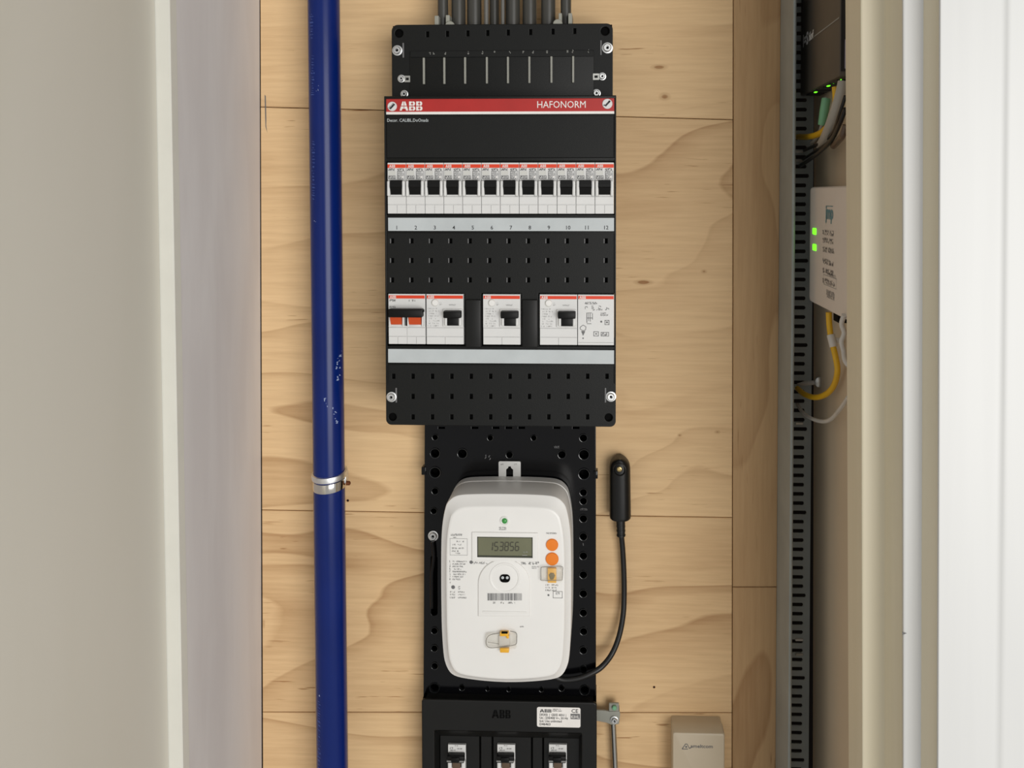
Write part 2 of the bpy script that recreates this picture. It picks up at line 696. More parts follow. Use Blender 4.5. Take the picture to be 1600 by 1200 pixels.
mk = [(413.5, 148), (415.2, 150), (415.6, 165), (416.0, 186), (415.8, 196), (417.6, 207), (414.8, 198), (414.2, 180)]
obj('pencil_mark', ([P(x, y, -0.0003) for x, y in mk], [tuple(range(len(mk)))]), 'print_mid', wb)
# left side wall, lined board
l0, l1 = stretch(P(405.5, 0, 0.0), P(409.0, 1200, 0.0))
f0, f1 = stretch(P(265.0, 0, -0.184), P(286.0, 1200, -0.184))
dx = Vector((-0.03, 0, 0))
wl = []
for k in range(25):
    t = k / 24
    lo_, fo_ = l0 + (l1 - l0) * t, f0 + (f1 - f0) * t
    wl.append([lo_ + dx] + [lo_ + (fo_ - lo_) * (j / 6) for j in range(7)] + [fo_ + dx])
obj('wall_left', gloft(wl), 'plaster_lilac', smooth=30, kind='structure')
# left door frame: bead facing the room, then the deep reveal
s0, s1 = stretch(P(242.0, 0, -0.186), P(264.0, 1200, -0.186))
e0, e1 = stretch(P(264.5, 0, -0.186), P(285.5, 1200, -0.186))
bk = Vector((0, 0.012, 0))
obj('trim_1', ghex([s0 + dx, s0 + bk + dx, e0 + bk, e0 + Vector((0, .001, 0)), s0 + (e0 - s0) * 0.93], [s1 + dx, s1 + bk + dx, e1 + bk, e1 + Vector((0, .001, 0)), s1 + (e1 - s1) * 0.93]), 'paint_bead', kind='structure')
o0, o1 = s0 + Vector((0, -0.36, 0)), s1 + Vector((0, -0.36, 0))
obj('trim_2', ghex([s0 + Vector((0, -0.0006, 0)), o0, o0 + dx * 3, s0 + dx * 3 + Vector((0, -0.0006, 0))], [s1 + Vector((0, -0.0006, 0)), o1, o1 + dx * 3, s1 + dx * 3 + Vector((0, -0.0006, 0))]), 'paint_left', kind='structure')

# right side wall
q0, q1 = stretch(P(1272.5, 0, 0.0), P(1270.0, 1200, 0.0))
fx = Vector((0, -0.2275, 0))
dw = Vector((0.03, 0, 0))
obj('wall_right', ghex([q0, q0 + fx, q0 + fx + dw, q0 + dw], [q1, q1 + fx, q1 + fx + dw, q1 + dw]), 'wall_beige', kind='structure')


def profile_trim(name, pts, m, back=0.05):
    """vertical moulding: pts = (x at top, x at bottom, Y, rounding)"""
    lo, hi = [], []
    for i, (xt, xb, Y, r) in enumerate(pts):
        A0, A1 = stretch(P(xt, 0, Y), P(xb, 1200, Y))
        if r <= 0 or i in (0, len(pts) - 1):
            lo.append(A0)
            hi.append(A1)
            continue
        pa, pb = pts[i - 1], pts[i + 1]
        B0, B1 = stretch(P(pa[0], 0, pa[2]), P(pa[1], 1200, pa[2]))
        C0, C1 = stretch(P(pb[0], 0, pb[2]), P(pb[1], 1200, pb[2]))
        for k in range(6):
            t = k / 5
            for (A, B, C_, dst) in ((A0, B0, C0, lo), (A1, B1, C1, hi)):
                sa = A + (B - A).normalized() * r
                sc = A + (C_ - A).normalized() * r
                dst.append(sa * (1 - t) ** 2 + A * 2 * t * (1 - t) + sc * t * t)
    for l in (lo, hi):
        e = l[-1].copy()
        e.y = l[0].y + 0.0
        l.append(e)
    return obj(name, ghex(lo, hi), m, smooth=35, kind='structure')


profile_trim('trim_3', [(1321, 1326, -0.228, 0), (1345, 1347.5, -0.268, 0.002), (1381, 1381, -0.268, 0.006), (1409.5, 1409.5, -0.300, 0), (1420, 1420, -0.300, 0)], 'paint_cream_bounce')
profile_trim('trim_4', [(1409.5, 1410, -0.3005, 0), (1410.5, 1411, -0.305, 0.002), (1440, 1436, -0.305, 0.002), (1443, 1439, -0.3065, 0)], 'paint_white')
profile_trim('trim_5', [(1441, 1437, -0.305, 0), (1467, 1463.5, -0.325, 0), (1472, 1468, -0.325, 0)], 'paint_cream_bounce')  # cream colour paints in warm light bounced off the plywood
profile_trim('trim_6', [(1467.2, 1463.7, -0.3255, 0), (1469, 1465.5, -0.328, 0.001), (1569, 1557, -0.328, 0.002), (1577, 1566, -0.3292, 0.002), (1900, 1890, -0.3292, 0)], 'paint_white')
nk = [(1409.8, 987), (1412.5, 988.5), (1417, 989.5), (1413, 991), (1410.2, 992)]
obj('paint_chip', ([P(x, y, -0.3055) for x, y in nk], [tuple(range(len(nk)))]), 'print_mid', bpy.data.objects['trim_4'])
# cupboard floor and top, out of view
obj('floor', gbox(-0.55, 0.5, -0.55, 0.05, ZB - 0.05, ZB), 'floor_grey', kind='structure')
obj('ceiling', gbox(-0.55, 0.5, -0.36, 0.05, ZT, ZT + 0.05), 'ceiling_white', kind='structure')

# ================================================================== BLUE PIPE
pt, pb = stretch(P(505.8, 0, -0.036), P(519.3, 1200, -0.036), -0.8, 1.55)
pt.z, pb.z = min(pt.z, ZT), max(pb.z, ZB)
T = Thing('water_pipe', 'glossy dark blue plastic pipe running full height on the plywood', 'pipe', pb)
R = 24.6 * U(-0.036)
T.add('tube', gtube([pb - T.loc, pt - T.loc], R, 40, 1), 'pipe_blue', 50)
axis = (pt - pb).normalized()


def onpipe(px, py, lift=0.0002):
    yc = py
    c = P(505.8 + 13.5 * yc / 1200, yc, -0.036)
    e = P(px, py, -0.036)
    s = max(-0.98, min(0.98, (e.x - c.x) / R * 1.02))
    ang = math.asin(s)
    return c + Vector((math.sin(ang), -math.cos(ang), 0)) * (R + lift) - T.loc


rn = random.Random(4)
pr, sc_ = [], []
for (cx, y0, y1) in ((494, 26, 66), (496, 90, 150), (497, 222, 312), (505, 1085, 1198)):
    y = y0
    while y < y1:
        h = rn.uniform(1.5, 4.5)
        w_ = rn.uniform(1.5, 4)
        pr.append(([onpipe(cx - w_, y), onpipe(cx + w_ * rn.uniform(-.4, 1), y), onpipe(cx + w_, y + h * .5), onpipe(cx - w_ * rn.uniform(-.4, 1), y + h * .5)], [(0, 1, 2, 3)]))
        y += h + rn.uniform(1.0, 3)
T.add('print_lettering', join(*pr), 'pipe_print', kind='stuff')
for (x0, y0, x1, y1, n) in ((536, 546, 528, 572, 12), (533, 570, 531, 590, 5), (514, 614, 518, 630, 6), (526, 626, 531, 656, 9), (499, 343, 502, 346, 2), (504, 130, 503, 147, 3), (505, 1073, 507, 1075, 1)):
    for i in range(n):
        t = rn.random()
        x, y = x0 + (x1 - x0) * t + rn.uniform(-1.5, 1.5), y0 + (y1 - y0) * t
        a_ = rn.uniform(0.3, 1.3)
        h = rn.uniform(0.6, 3.5)
        sc_.append(([onpipe(x, y), onpipe(x + a_, y + .5), onpipe(x + a_ + rn.uniform(-1, 1), y + h), onpipe(x + rn.uniform(-1, .2), y + h * .8)], [(0, 1, 2, 3)]))
T.add('scuff_marks', join(*sc_), 'pipe_scuff', kind='stuff')

# clamp
cc = P(515.0, 757, -0.036)
T = Thing('pipe_clamp', 'shiny metal clamp around the blue pipe', 'clamp', (cc.x, 0, cc.z))
c = cc - T.loc


def ring(cz, h, r0, r1, tilt=0.0, n=40, x=0.0):
    loops = []
    for (r, dz) in ((r0, -h / 2), (r1, -h / 2 + 0.0004), (r1 + 0.0003, 0), (r1, h / 2 - 0.0004), (r0, h / 2)):
        loops.append([Vector((c.x + r * math.cos(k * 2 * math.pi / n), c.y + r * math.sin(k * 2 * math.pi / n), cz + dz + tilt * r * math.cos(k * 2 * math.pi / n) + 0.14 * r * math.sin(k * 2 * math.pi / n))) for k in range(n)])
    return gloft(loops, False, False)


u = U(-0.036)
zz = lambda py: (P(515, py, -0.036 - R) - T.loc).z
T.add('band', ring(zz(762), 15 * u, R - 0.0002, R + 0.0007, 0.06), 'chrome', 40)
T.add('collar', ring(zz(748), 9.5 * u, R - 0.0002, R + 0.0019, 0.05), 'zinc', 40)
T.add('ear', gbox(c.x + R, c.x + R + 0.002, c.y - 0.003, c.y + 0.006, zz(762), zz(744), 0.0008), 'zinc', 40)
T.add('screw', glathe((c.x + R + 0.002, c.y - 0.001, zz(762)), [(0.0001, 0), (0.0022, 0.0002), (0.0022, -0.003), (0.001, -0.004), (0.0001, -0.004)], 12, 'X'), 'rust', 40)
T.add('standoff', gtube([Vector((c.x, c.y + R, c.z)), Vector((c.x, 0.0, c.z))], 0.004, 12, 1), 'zinc', 40)

# ================================================================== CONDUITS
ords = ['first', 'second', 'third', 'fourth', 'fifth', 'sixth', 'seventh', 'eighth', 'ninth', 'tenth', 'eleventh', 'twelfth']
cons = [(684, 700.5, 0, -.036), (705.5, 727.5, 0, -.034), (730, 752.5, 0, -.034), (756.5, 763.5, 1, -.043), (765, 780, 0, -.03), (783, 788.5, 1, -.043), (790, 812.5, 0, -.034), (816.5, 838.5, 0, -.034), (845.5, 868, 0, -.034), (876, 892.5, 0, -.034)]
for i, (x0, x1, lt, Y) in enumerate(cons):
    lo = P((x0 + x1) / 2, 44, Y)
    r = (x1 - x0) / 2 * U(Y)
    o = obj('conduit', gtube([Vector((0, 0, 0)), Vector((0, 0, ZT - lo.z - 0.0005))], r, 24, 1), 'conduit_light' if lt else 'conduit_grey', smooth=50, loc=lo)
    desc = 'thin pale grey' if lt else 'dark grey'
    pos = ords[i] + ' from left' if i < 9 else 'rightmost'
    tag(o, '%s conduit entering the top of the black box, %s' % (desc, pos if i else 'leftmost beside the clip'), 'conduit', 'conduits above the distribution box')

# ================================================================== DISTRIBUTION BOARD
YC, YTERM = -0.085, -0.055          # front of the cover, front of the terminal section
base = P(782, 400, 0)
T = Thing('distribution_box', 'black distribution box with red brand band and rows of white breakers', 'fuse box', (base.x, 0, base.z))
D = T
uc, ut = U(YC), U(YTERM)
# terminal section
outer = T.rect(612, 37.5, 957.5, 160, YTERM, (0.0005, 0.0005, 0.006, 0.006), 6)
holes = [circ(*T.xz(623.5, 52, YTERM), 6.4 * ut), circ(*T.xz(945.5, 48.5, YTERM), 6.6 * ut)]
for i, x in enumerate((668, 699, 731, 762, 794, 829, 864, 898)):
    y = 53.5 - 5.0 * (x - 668) / 230
    holes.append(T.rect(x - 1.8, y - 4, x + 1.8, y + 4, YTERM))
T.add('terminal_cover', gshape(outer, holes, T.y(YTERM), T.y(YTERM + 0.004), 0.0008), 'black_cover')
x0, x1, z0, z1 = T.ext(613, 38.5, 956.5, 160, YTERM)
T.add('terminal_base', gbox(x0, x1, T.y(YTERM + 0.0035), T.y(-0.001), z0, z1), 'black_deep')
# conduits pass into it, so leave the upper edge of the base to the cover
pl = T.rect(640, 79, 928, 152, YTERM - 0.0012, 0.001)
T.add('terminal_panel', gshape(pl, [], T.y(YTERM - 0.0012), T.y(YTERM + 0.001), 0.0004), 'black_cover', 40)
x0, x1, z0, z1 = T.ext(641, 79, 927, 89, YTERM - 0.0018)
T.add('terminal_ledge', gbox(x0, x1, T.y(YTERM - 0.0018), T.y(YTERM), z0, z1, 0.0003, 1), 'black_cover')
for i, x in enumerate((662, 694, 726.5, 760.5, 793.5, 827, 861.5, 895.5)):
    sh = -(x - 662) / 234 * 2.5
    x0, x1, z0, z1 = T.ext(x - 1.6, 90 + sh, x + 1.6, 131.5 + sh, YTERM - 0.0035)
    T.add('rib', gbox(x0, x1, T.y(YTERM - 0.0034), T.y(YTERM), z0, z1, 0.0003, 1), 'rib_highlight')
pr = []
for i, x in enumerate((642, 671, 677, 695, 711, 731, 753, 772, 796, 817, 832, 854, 886, 894, 919)):
    pr.append(gscrib(T.fm(x, 86 - 4 * (x - 642) / 280, YTERM - 0.0020), 0, 0, 3.4 * ut, 4.2 * ut, i + 70))
T.add('print_marks', join(*pr), 'print_grey', kind='stuff')


def screw(T, px, py, Y, rad, washer=1.0, name='screw', m='zinc'):
    c = T.p(px, py, Y)
    r = rad * U(Y)
    g = glathe(c, [(r * 1e-3, -0.001), (r * washer, -0.001), (r * washer, 0.0008), (r * 0.78, 0.0010), (r * 0.72, 0.0016), (r * 0.70, 0.0028), (r * 0.60, 0.0033), (r * 0.36, 0.0033), (r * 0.30, 0.0022), (r * 0.001, 0.0020)], 24)
    s = T.add(name, g, m, 30)
    sk = glathe((c.x, c.y - 0.00225, c.z), [(r * .001, 0), (r * .26, 0.0001), (r * .2, 0.0002), (r * .001, 0.0002)], 6)
    T.add('socket', sk, 'black_deep', None, s)
    return s


screw(T, 621, 79, YTERM - 0.001, 8)
screw(T, 949, 75, YTERM - 0.001, 8.4)
screw(T, 627.5, 123, YTERM - 0.001, 6)
screw(T, 941, 119.5, YTERM - 0.001, 6)
screw(T, 632, 147, YTERM, 6)
screw(T, 932, 146, YTERM, 6.5)
for (a_, b_) in ((632, 641), (926.5, 936)):
    yy = 123.5 if a_ < 700 else 120
    x0, x1, z0, z1 = T.ext(a_, yy - 5, b_, yy + 5, YTERM - 0.0012)
    fr = gshape(rrect(x0, x1, z0, z1, 0.0003), [rrect(x0 + 2.2 * ut, x1 - 2 * ut, z0 + 3 * ut, z1 - 3 * ut, 0.0002)], T.y(YTERM - 0.002), T.y(YTERM), 0.0)
    T.add('terminal_link', fr, 'steel')
for (x, y, s) in ((630, 74, 1), (939, 70, -1), (619, 613, 1), (946, 613, -1)):
    yy = YTERM if y < 100 else YC
    x0, x1, z0, z1 = T.ext(x - 1.2, y - 7, x + 1.2, y + 16, yy - 0.001)
    T.add('screw_bracket', gbox(x0, x1, T.y(yy - 0.0012), T.y(yy), z0, z1, 0.0002, 1), 'print_mid')
# clips on top by the outer conduits
for (x0, x1, y0, m) in ((679.5, 686, 25, 'clip_grey'), (697, 703, 24, 'clip_grey'), (873, 878, 21, 'clip_grey'), (888, 894, 21, 'clip_grey')):
    e = T.ext(x0, y0, x1, 46, -0.048)
    T.add('conduit_clip', gbox(e[0], e[1], T.y(-0.05), T.y(-0.02), e[2], e[3], 0.0005), m)
for x, y in ((703, 38.5), (871.5, 35.5)):
    q = T.p(x, y + 2, -0.052)
    T.add('cable_tab', glathe(q, [(0.00001, -0.002), (7.5 * ut, -0.002), (7.5 * ut, 0.0004), (6.5 * ut, 0.001), (0.00001, 0.001)], 24), 'clip_grey', 30)

# front cover with windows and knock-out slots
cl = lambda x, y: T.xz(x, y, YC)
rc = 9 * uc
outer = rrect(cl(601.5, 400)[0], cl(962.5, 400)[0], cl(780, 665.5)[1], cl(780, 149.5)[1], (rc, rc, 0.0006, 0.0006), 7)
win = [T.rect(604.3, 252.5, 960.3, 335.0, YC), T.rect(605.0, 458.5, 726.2, 540.5, YC), T.rect(752.5, 458.5, 814.6, 540.5, YC), T.rect(841.6, 458.5, 960.6, 540.5, YC)]
holes = list(win)
for y in (376.5, 407, 437.5):
    for k in range(12):
        x = 613.0 + 30.35 * k
        holes.append(T.rect(x - 2.2, y - 3.6, x + 2.2, y + 3.6, YC))
for y, ks in ((588, range(12)), (619.5, range(1, 11)), (651.5, range(1, 11))):
    for k in ks:
        x = 615.0 + 30.3 * k
        holes.append(T.rect(x - 2.3, y - 3.7, x + 2.3, y + 3.7, YC))
holes += [circ(*cl(613.5, 651.5), 6.3 * uc), circ(*cl(951, 652.5), 6.3 * uc)]
cov = T.add('cover', gshape(outer, holes, T.y(YC), T.y(YC + 0.0035), 0.0005), 'black_cover')
T.add('cover_body', gshape(rrect(cl(602.5, 400)[0], cl(961.5, 400)[0], cl(780, 664.5)[1], cl(780, 150.5)[1], 0.002), win, T.y(YC + 0.0036), T.y(YC + 0.05), 0.0), 'black_deep')
# grey slivers paint the lit left edges of the knock-out slots
glint = []
for y in (376.5, 407, 437.5):
    for k in range(12):
        x = 613.0 + 30.35 * k - 2.9
        e = T.ext(x - 0.7, y - 3.6, x + 0.7, y + 3.6, YC - 0.0004)
        glint.append(gbox(e[0], e[1], T.y(YC - 0.0005), T.y(YC + 0.001), e[2], e[3]))
T.add('knockout_glints', join(*glint), 'rib_highlight' if False else 'print_mid', kind='stuff')
# raised rails across the cover
for (y0, y1) in ((247.0, 250.0), (336.0, 338.5), (362.5, 364.5), (541.5, 544.0), (569.5, 571.5)):
    e = T.ext(602.5, y0, 961.5, y1, YC - 0.0012)
    T.add('rail', gbox(e[0], e[1], T.y(YC - 0.0012), T.y(YC + 0.001), e[2], e[3], 0.0004, 2), 'black_cover', 40)
for (xx) in (602.8, 961.2):
    e = T.ext(xx - 1.3, 152, xx + 1.3, 600, YC - 0.0014)
    T.add('side_rail', gbox(e[0], e[1], T.y(YC - 0.0014), T.y(YC + 0.001), e[2], e[3], 0.0004, 2), 'black_cover', 40)
e = T.ext(602.5, 150, 961.5, 154, YC - 0.0015)
T.add('top_rail', gbox(e[0], e[1], T.y(YC - 0.0015), T.y(YC + 0.001), e[2], e[3], 0.0005, 2), 'black_cover', 40)
# red band
YB = YC - 0.0006
e = T.ext(603.5, 154, 959.8, 174.3, YB)
band = T.add('brand_band', gbox(e[0], e[1], T.y(YB), T.y(YC), e[2], e[3]), 'red_band')
e2 = T.ext(603.5, 174.3, 959.8, 178.3, YB)
T.add('white_line', gbox(e2[0], e2[1], T.y(YB), T.y(YC), e2[2], e2[3]), 'print_white')
ub = U(YB)
T.add('logo_letters', gabb(T.fm(624.5, 172.8, YB - 0.00025), 0, 0, 14.2 * ub, 36 * ub), 'print_white', None, band)
T.add('title_letters', gtext('HAFONORM', 15.3 * ub, T.fm(839.5, 168.6, YB - 0.00025), 75.5 * ub), 'print_white', None, band)
for (x, y, rr) in ((613, 166.3, 7.4), (949, 162.3, 7.9)):
    c = T.p(x, y, YB)
    rr *= ub
    s = T.add('cover_screw', glathe(c, [(1e-5, -.001), (rr, -.001), (rr, .0006), (rr * .92, .001), (1e-5, .001)], 28), 'breaker_white', 30)
    q = xzmap(c.x, c.z, c.y - 0.0013)
    ca, sa = math.cos(math.radians(47)), math.sin(math.radians(47))
    rot = lambda uu, vv, q=q: q(uu * ca - vv * sa, uu * sa + vv * ca)
    if x < 700:
        g = join(gquad(rot, -rr * .72, rr * .72, -rr * .24, rr * .1), gscrib(rot, -rr * .7, -rr * .1, rr * 1.5, rr * .42, 5))
    else:
        g = join(gquad(rot, -rr * .62, rr * .6, -rr * .17, rr * .17), gpoly(rot, circ(rr * .62, 0, rr * .2, 10)), gpoly(rot, circ(-rr * .62, rr * .26, rr * .14, 8)))
    T.add('print_slot', g, 'print_black', None, s)
T.add('print_caption', gtext('Decor. CALIBL.DoOnads', 7.0 * uc, T.fm(605, 190.3, YC - 0.0008), 65 * uc, bold=0.00003), 'label_strip')
# label strips
for k, (y0, y1) in enumerate(((340.3, 361.0), (546.3, 567.8))):
    e = T.ext(606.3, y0, 959.5, y1, YC - 0.0014)
    st = T.add('label_strip', gbox(e[0], e[1], T.y(YC - 0.0014), T.y(YC), e[2], e[3], 0.0002, 1), 'label_strip')
    if k == 0:
        for i in range(12):
            T.add('number', gtext(str(i + 1), 8.5 * uc, T.fm(620.0 + 29.7 * i, 358.5, YC - 0.0016), None, 'CENTER', bold=0.00004), 'print_black', None, st)
# blank modules
for (x0, x1) in ((727.6, 751.5), (816, 840.2)):
    e = T.ext(x0, 468, x1, 543, YC - 0.0015)
    T.add('blank_module', gbox(e[0], e[1], T.y(YC - 0.0022), T.y(YC), e[2], e[3], 0.001, 3), 'black_satin', 40)
screw(T, 612, 620, YC - 0.001, 8)
screw(T, 954.5, 619.5, YC - 0.001, 8)
# small mouldings in the blank upper field
e = T.ext(604, 181, 959, 246.5, YC - 0.0004)
T.add('upper_panel', gbox(e[0], e[1], T.y(YC - 0.0005), T.y(YC), e[2], e[3], 0.0003, 1), 'black_cover')

# ================================================================== BREAKERS
YBR = -0.0875
ubr = U(YBR)


def V_(v, top=40.0):
    return (top - v) * ubr


def make_breaker():
    T = Thing('circuit_breaker', 'x', 'circuit breaker', (0, 0, 0), 'circuit breakers in the upper row')
    hw = 14.55 * ubr
    g = [gbox(-hw, hw, 0.001, 0.045, V_(80), V_(0)),
         gbox(-hw, hw, 0, 0.003, V_(27.5), V_(0), 0.0003, 1),
         gbox(-hw, hw, 0, 0.003, V_(65.4), V_(53.2), 0.0003, 1),
         gbox(-hw, -0.3 * ubr, 0.0002, 0.003, V_(80), V_(66.2), 0.0003, 1),
         gbox(0.3 * ubr, hw, 0.0002, 0.003, V_(80), V_(66.2), 0.0003, 1)]
    T.add('body', join(*g), 'breaker_white')
    for s in (-1, 1):
        a_, b_ = s * 9.2 * ubr, s * 14.2 * ubr
        T.add('cheek', gbox(min(a_, b_), max(a_, b_), -0.0042, 0.002, V_(52.8), V_(28.2), 0.0013, 3), 'breaker_white', 45)
    T.add('sill', gbox(-9.4 * ubr, 9.4 * ubr, -0.0022, 0.002, V_(52.6), V_(50.2), 0.0004, 1), 'breaker_white')
    prof = [(27.2, -0.0015), (27.6, -0.0045), (34, -0.0050), (38, -0.0052), (39.5, -0.0044), (50, -0.0014), (50.2, 0.001), (27.2, 0.001)]
    w_ = 8.9 * ubr
    T.add('toggle', ghex([Vector((-w_, y, V_(v))) for v, y in prof], [Vector((w_, y, V_(v))) for v, y in prof]), 'toggle_black')
    st = T.add('red_stripe', gbox(-14.3 * ubr, 14.3 * ubr, -0.00015, 0.0005, V_(8.2), V_(2.6)), 'orange_red')
    T.add('logo_letters', gabb(xzmap(-11.5 * ubr, V_(7.4), -0.0004), 0, 0, 4.0 * ubr, 9.3 * ubr), 'print_white', None, st)
    f = xzmap(0, 0, -0.0002)
    T.add('print_panel', gquad(f, -13 * ubr, -2 * ubr, V_(19.5), V_(13.2)), 'breaker_patch')
    f = xzmap(0, 0, -0.0003)
    g = [gscrib(f, -13 * ubr, V_(12.2), 11.5 * ubr, 3.2 * ubr, 3, density=1), gscrib(f, -12.4 * ubr, V_(24.8), 10.5 * ubr, 3.6 * ubr, 8, density=1), gframe(f, -13 * ubr, -1.6 * ubr, V_(25.6), V_(20.4), 0.5 * ubr), gscrib(f, 1.5 * ubr, V_(12.2), 11 * ubr, 3.2 * ubr, 14, density=1)]
    T.add('print_text', join(*g), 'print_black')
    T.add('print_diagram', join(gblock(f, 1.5 * ubr, V_(26), 12.3 * ubr, 13.2 * ubr, 5, 21, 0.8, 0.95), gframe(f, 1.0 * ubr, 13.2 * ubr, V_(26.2), V_(13), 0.5 * ubr)), 'print_mid')
    T.add('print_dot', gpoly(xzmap(9.3 * ubr, V_(22.5), -0.0004), circ(0, 0, 1.6 * ubr, 12)), 'print_white')
    return T


proto = make_breaker()
xa, xb = P(605.3, 294, YBR), P(959.4, 294, YBR)
for i in range(12):
    o = proto.o if i == 0 else copy_tree(proto.o)
    t = (i + 0.5) / 12
    px = 605.3 + (959.4 - 605.3) * t
    q = xa + (xb - xa) * t
    q.z = P(782, 294.0, YBR).z
    o.location = (q.x, YBR, q.z)
    nm = 'leftmost' if i == 0 else ('rightmost' if i == 11 else ords[i] + ' from left')
    o['label'] = 'white circuit breaker with black toggle above number %d, %s of twelve' % (i + 1, nm)

# ---- lower row
zrow = P(782, 499.5, YBR).z


def module(name, label, cat, x0, x1, group=None):
    q = P((x0 + x1) / 2, 499.5, YBR)
    T = Thing(name, label, cat, (q.x, YBR, zrow), group)
    T.hw = (x1 - x0) / 2 * ubr - 0.0001
    return T


def common_body(T, lower=True, split=None):
    hw = T.hw
    g = [gbox(-hw, hw, 0.001, 0.045, V_(79.5), V_(0))]
    g.append(gbox(-hw, hw, 0, 0.003, V_(53), V_(0), 0.0003, 1))
    xs = [-hw] + (split or []) + [hw]
    for a_, b_ in zip(xs[:-1], xs[1:]):
        g.append(gbox(a_ + 0.15 * ubr, b_ - 0.15 * ubr, 0, 0.003, V_(67), V_(53.4), 0.0003, 1))
        mid = (a_ + b_) / 2
        g.append(gbox(a_ + 0.15 * ubr, mid - 0.2 * ubr, 0.0002, 0.003, V_(79.5), V_(67.6), 0.0003, 1))
        g.append(gbox(mid + 0.2 * ubr, b_ - 0.15 * ubr, 0.0002, 0.003, V_(79.5), V_(67.6), 0.0003, 1))
    T.add('body', join(*g), 'breaker_white')
    st = T.add('red_stripe', gbox(-hw + 0.8 * ubr, hw - 0.8 * ubr, -0.00015, 0.0005, V_(7.2), V_(2.2)), 'orange_red')
    T.add('logo_letters', gabb(xzmap(-hw + 2.5 * ubr, V_(6.7), -0.0004), 0, 0, 4.0 * ubr, 10 * ubr), 'print_white', None, st)


# main switch
T = module('main_switch', 'white two-pole main switch with orange levers joined by a black bar', 'switch', 606.2, 665.2)
common_body(T, split=[0.0])
f = xzmap(0, 0, -0.0003)
X = lambda px: (px - 635.7) * ubr
T.add('print_text', join(gscrib(f, X(608), V_(12), 11 * ubr, 3.2 * ubr, 31, density=1), gscrib(f, X(608), V_(21.5), 11 * ubr, 2.6 * ubr, 32, density=1), gscrib(f, X(639), V_(11.5), 14 * ubr, 2.4 * ubr, 33), gpoly(xzmap(X(608.7), V_(41.5), -0.0003), circ(0, 0, 1.1 * ubr, 10))), 'print_black')
for a_, b_ in ((608.5, 632.8), (637.5, 663.5)):
    w_ = [gbox(X(a_), X(a_ + 3.2), -0.0045, 0.001, V_(51), V_(30), 0.0008, 2), gbox(X(b_ - 3.2), X(b_), -0.0045, 0.001, V_(51), V_(30), 0.0008, 2), gbox(X(a_ + 2), X(b_ - 2), -0.0025, 0.001, V_(51.5), V_(47.6), 0.0005, 1)]
    T.add('lever_frame', join(*w_), 'breaker_white', 45)
for a_, b_ in ((611.7, 629.2), (640.8, 659.8)):
    prof = [(33, -0.006), (34, -0.0075), (47.3, -0.004), (47.5, 0.0005), (33, 0.0005)]
    T.add('lever', ghex([Vector((X(a_), y, V_(v))) for v, y in prof], [Vector((X(b_), y, V_(v))) for v, y in prof]), 'toggle_orange')
T.add('tie_bar', gbox(X(610), X(663.5), -0.0105, -0.002, V_(35), V_(22), 0.0009, 2), 'toggle_black', 45)
T.add('tie_pin', gbox(X(663), X(665), -0.007, -0.003, V_(27.5), V_(23.5), 0.0003, 1), 'toggle_black')
T.add('gap_fill', gbox(X(634.3), X(636.3), -0.002, 0.001, V_(50), V_(34)), 'toggle_black')


def make_rcd(label, x0):
    T = module('residual_current_switch', label, 'switch', x0, x0 + 59.2, 'residual current switches in the lower row')
    common_body(T)
    X = lambda d: -T.hw + d * ubr
    f = xzmap(0, 0, -0.0003)
    b = T.add('test_button', glathe((X(14.2), 0, V_(13.3)), [(1e-5, -.001), (5.2 * ubr, -.001), (5.2 * ubr, .001), (4.4 * ubr, .0016), (1e-5, .0017)], 24), 'meter_white', 30)
    T.add('button_ring', glathe((X(13.6), 0, V_(13.8)), [(1e-5, -.001), (6.0 * ubr, -.001), (6.0 * ubr, .0002), (1e-5, .0003)], 24), 'breaker_patch', 30)
    g = [gblock(f, X(21), V_(18), 6.5 * ubr, 6 * ubr, 2, 41), gscrib(f, X(36), V_(18), 16 * ubr, 2 * ubr, 42, density=.7)]
    g.append(gblock(f, X(2.5), V_(52), 21.5 * ubr, 31 * ubr, 8, 43, 0.5, 0.5))
    T.add('print_text', join(*g), 'print_faint')
    fr = gshape(rrect(X(26.5), X(58), V_(51.5), V_(23), 0.0012), [rrect(X(30), X(56), V_(49.2), V_(25.5), 0.0004)], -0.0018, 0.0005, 0.0005)
    T.add('toggle_frame', fr, 'breaker_white', 40)
    for a_, b_ in ((29.5, 34.2), (51.8, 57.0)):
        T.add('cheek', gbox(X(a_), X(b_), -0.0042, 0.001, V_(49.5), V_(35.5), 0.0012, 3), 'breaker_white', 45)
    T.add('toggle_stem', gbox(X(34.0), X(52.2), -0.0042, 0.001, V_(48.8), V_(35), 0.0006, 2), 'toggle_black', 45)
    T.add('toggle_bar', gbox(X(29.2), X(56.6), -0.0085, 0.000, V_(36.2), V_(25.4), 0.0008, 2), 'toggle_black', 45)
    return T


make_rcd('white residual current switch with black toggle, touching the main switch', 665.6)
make_rcd('white residual current switch standing alone between two black blanks', 754.3)
make_rcd('white residual current switch beside the module with printed icons', 843.0)

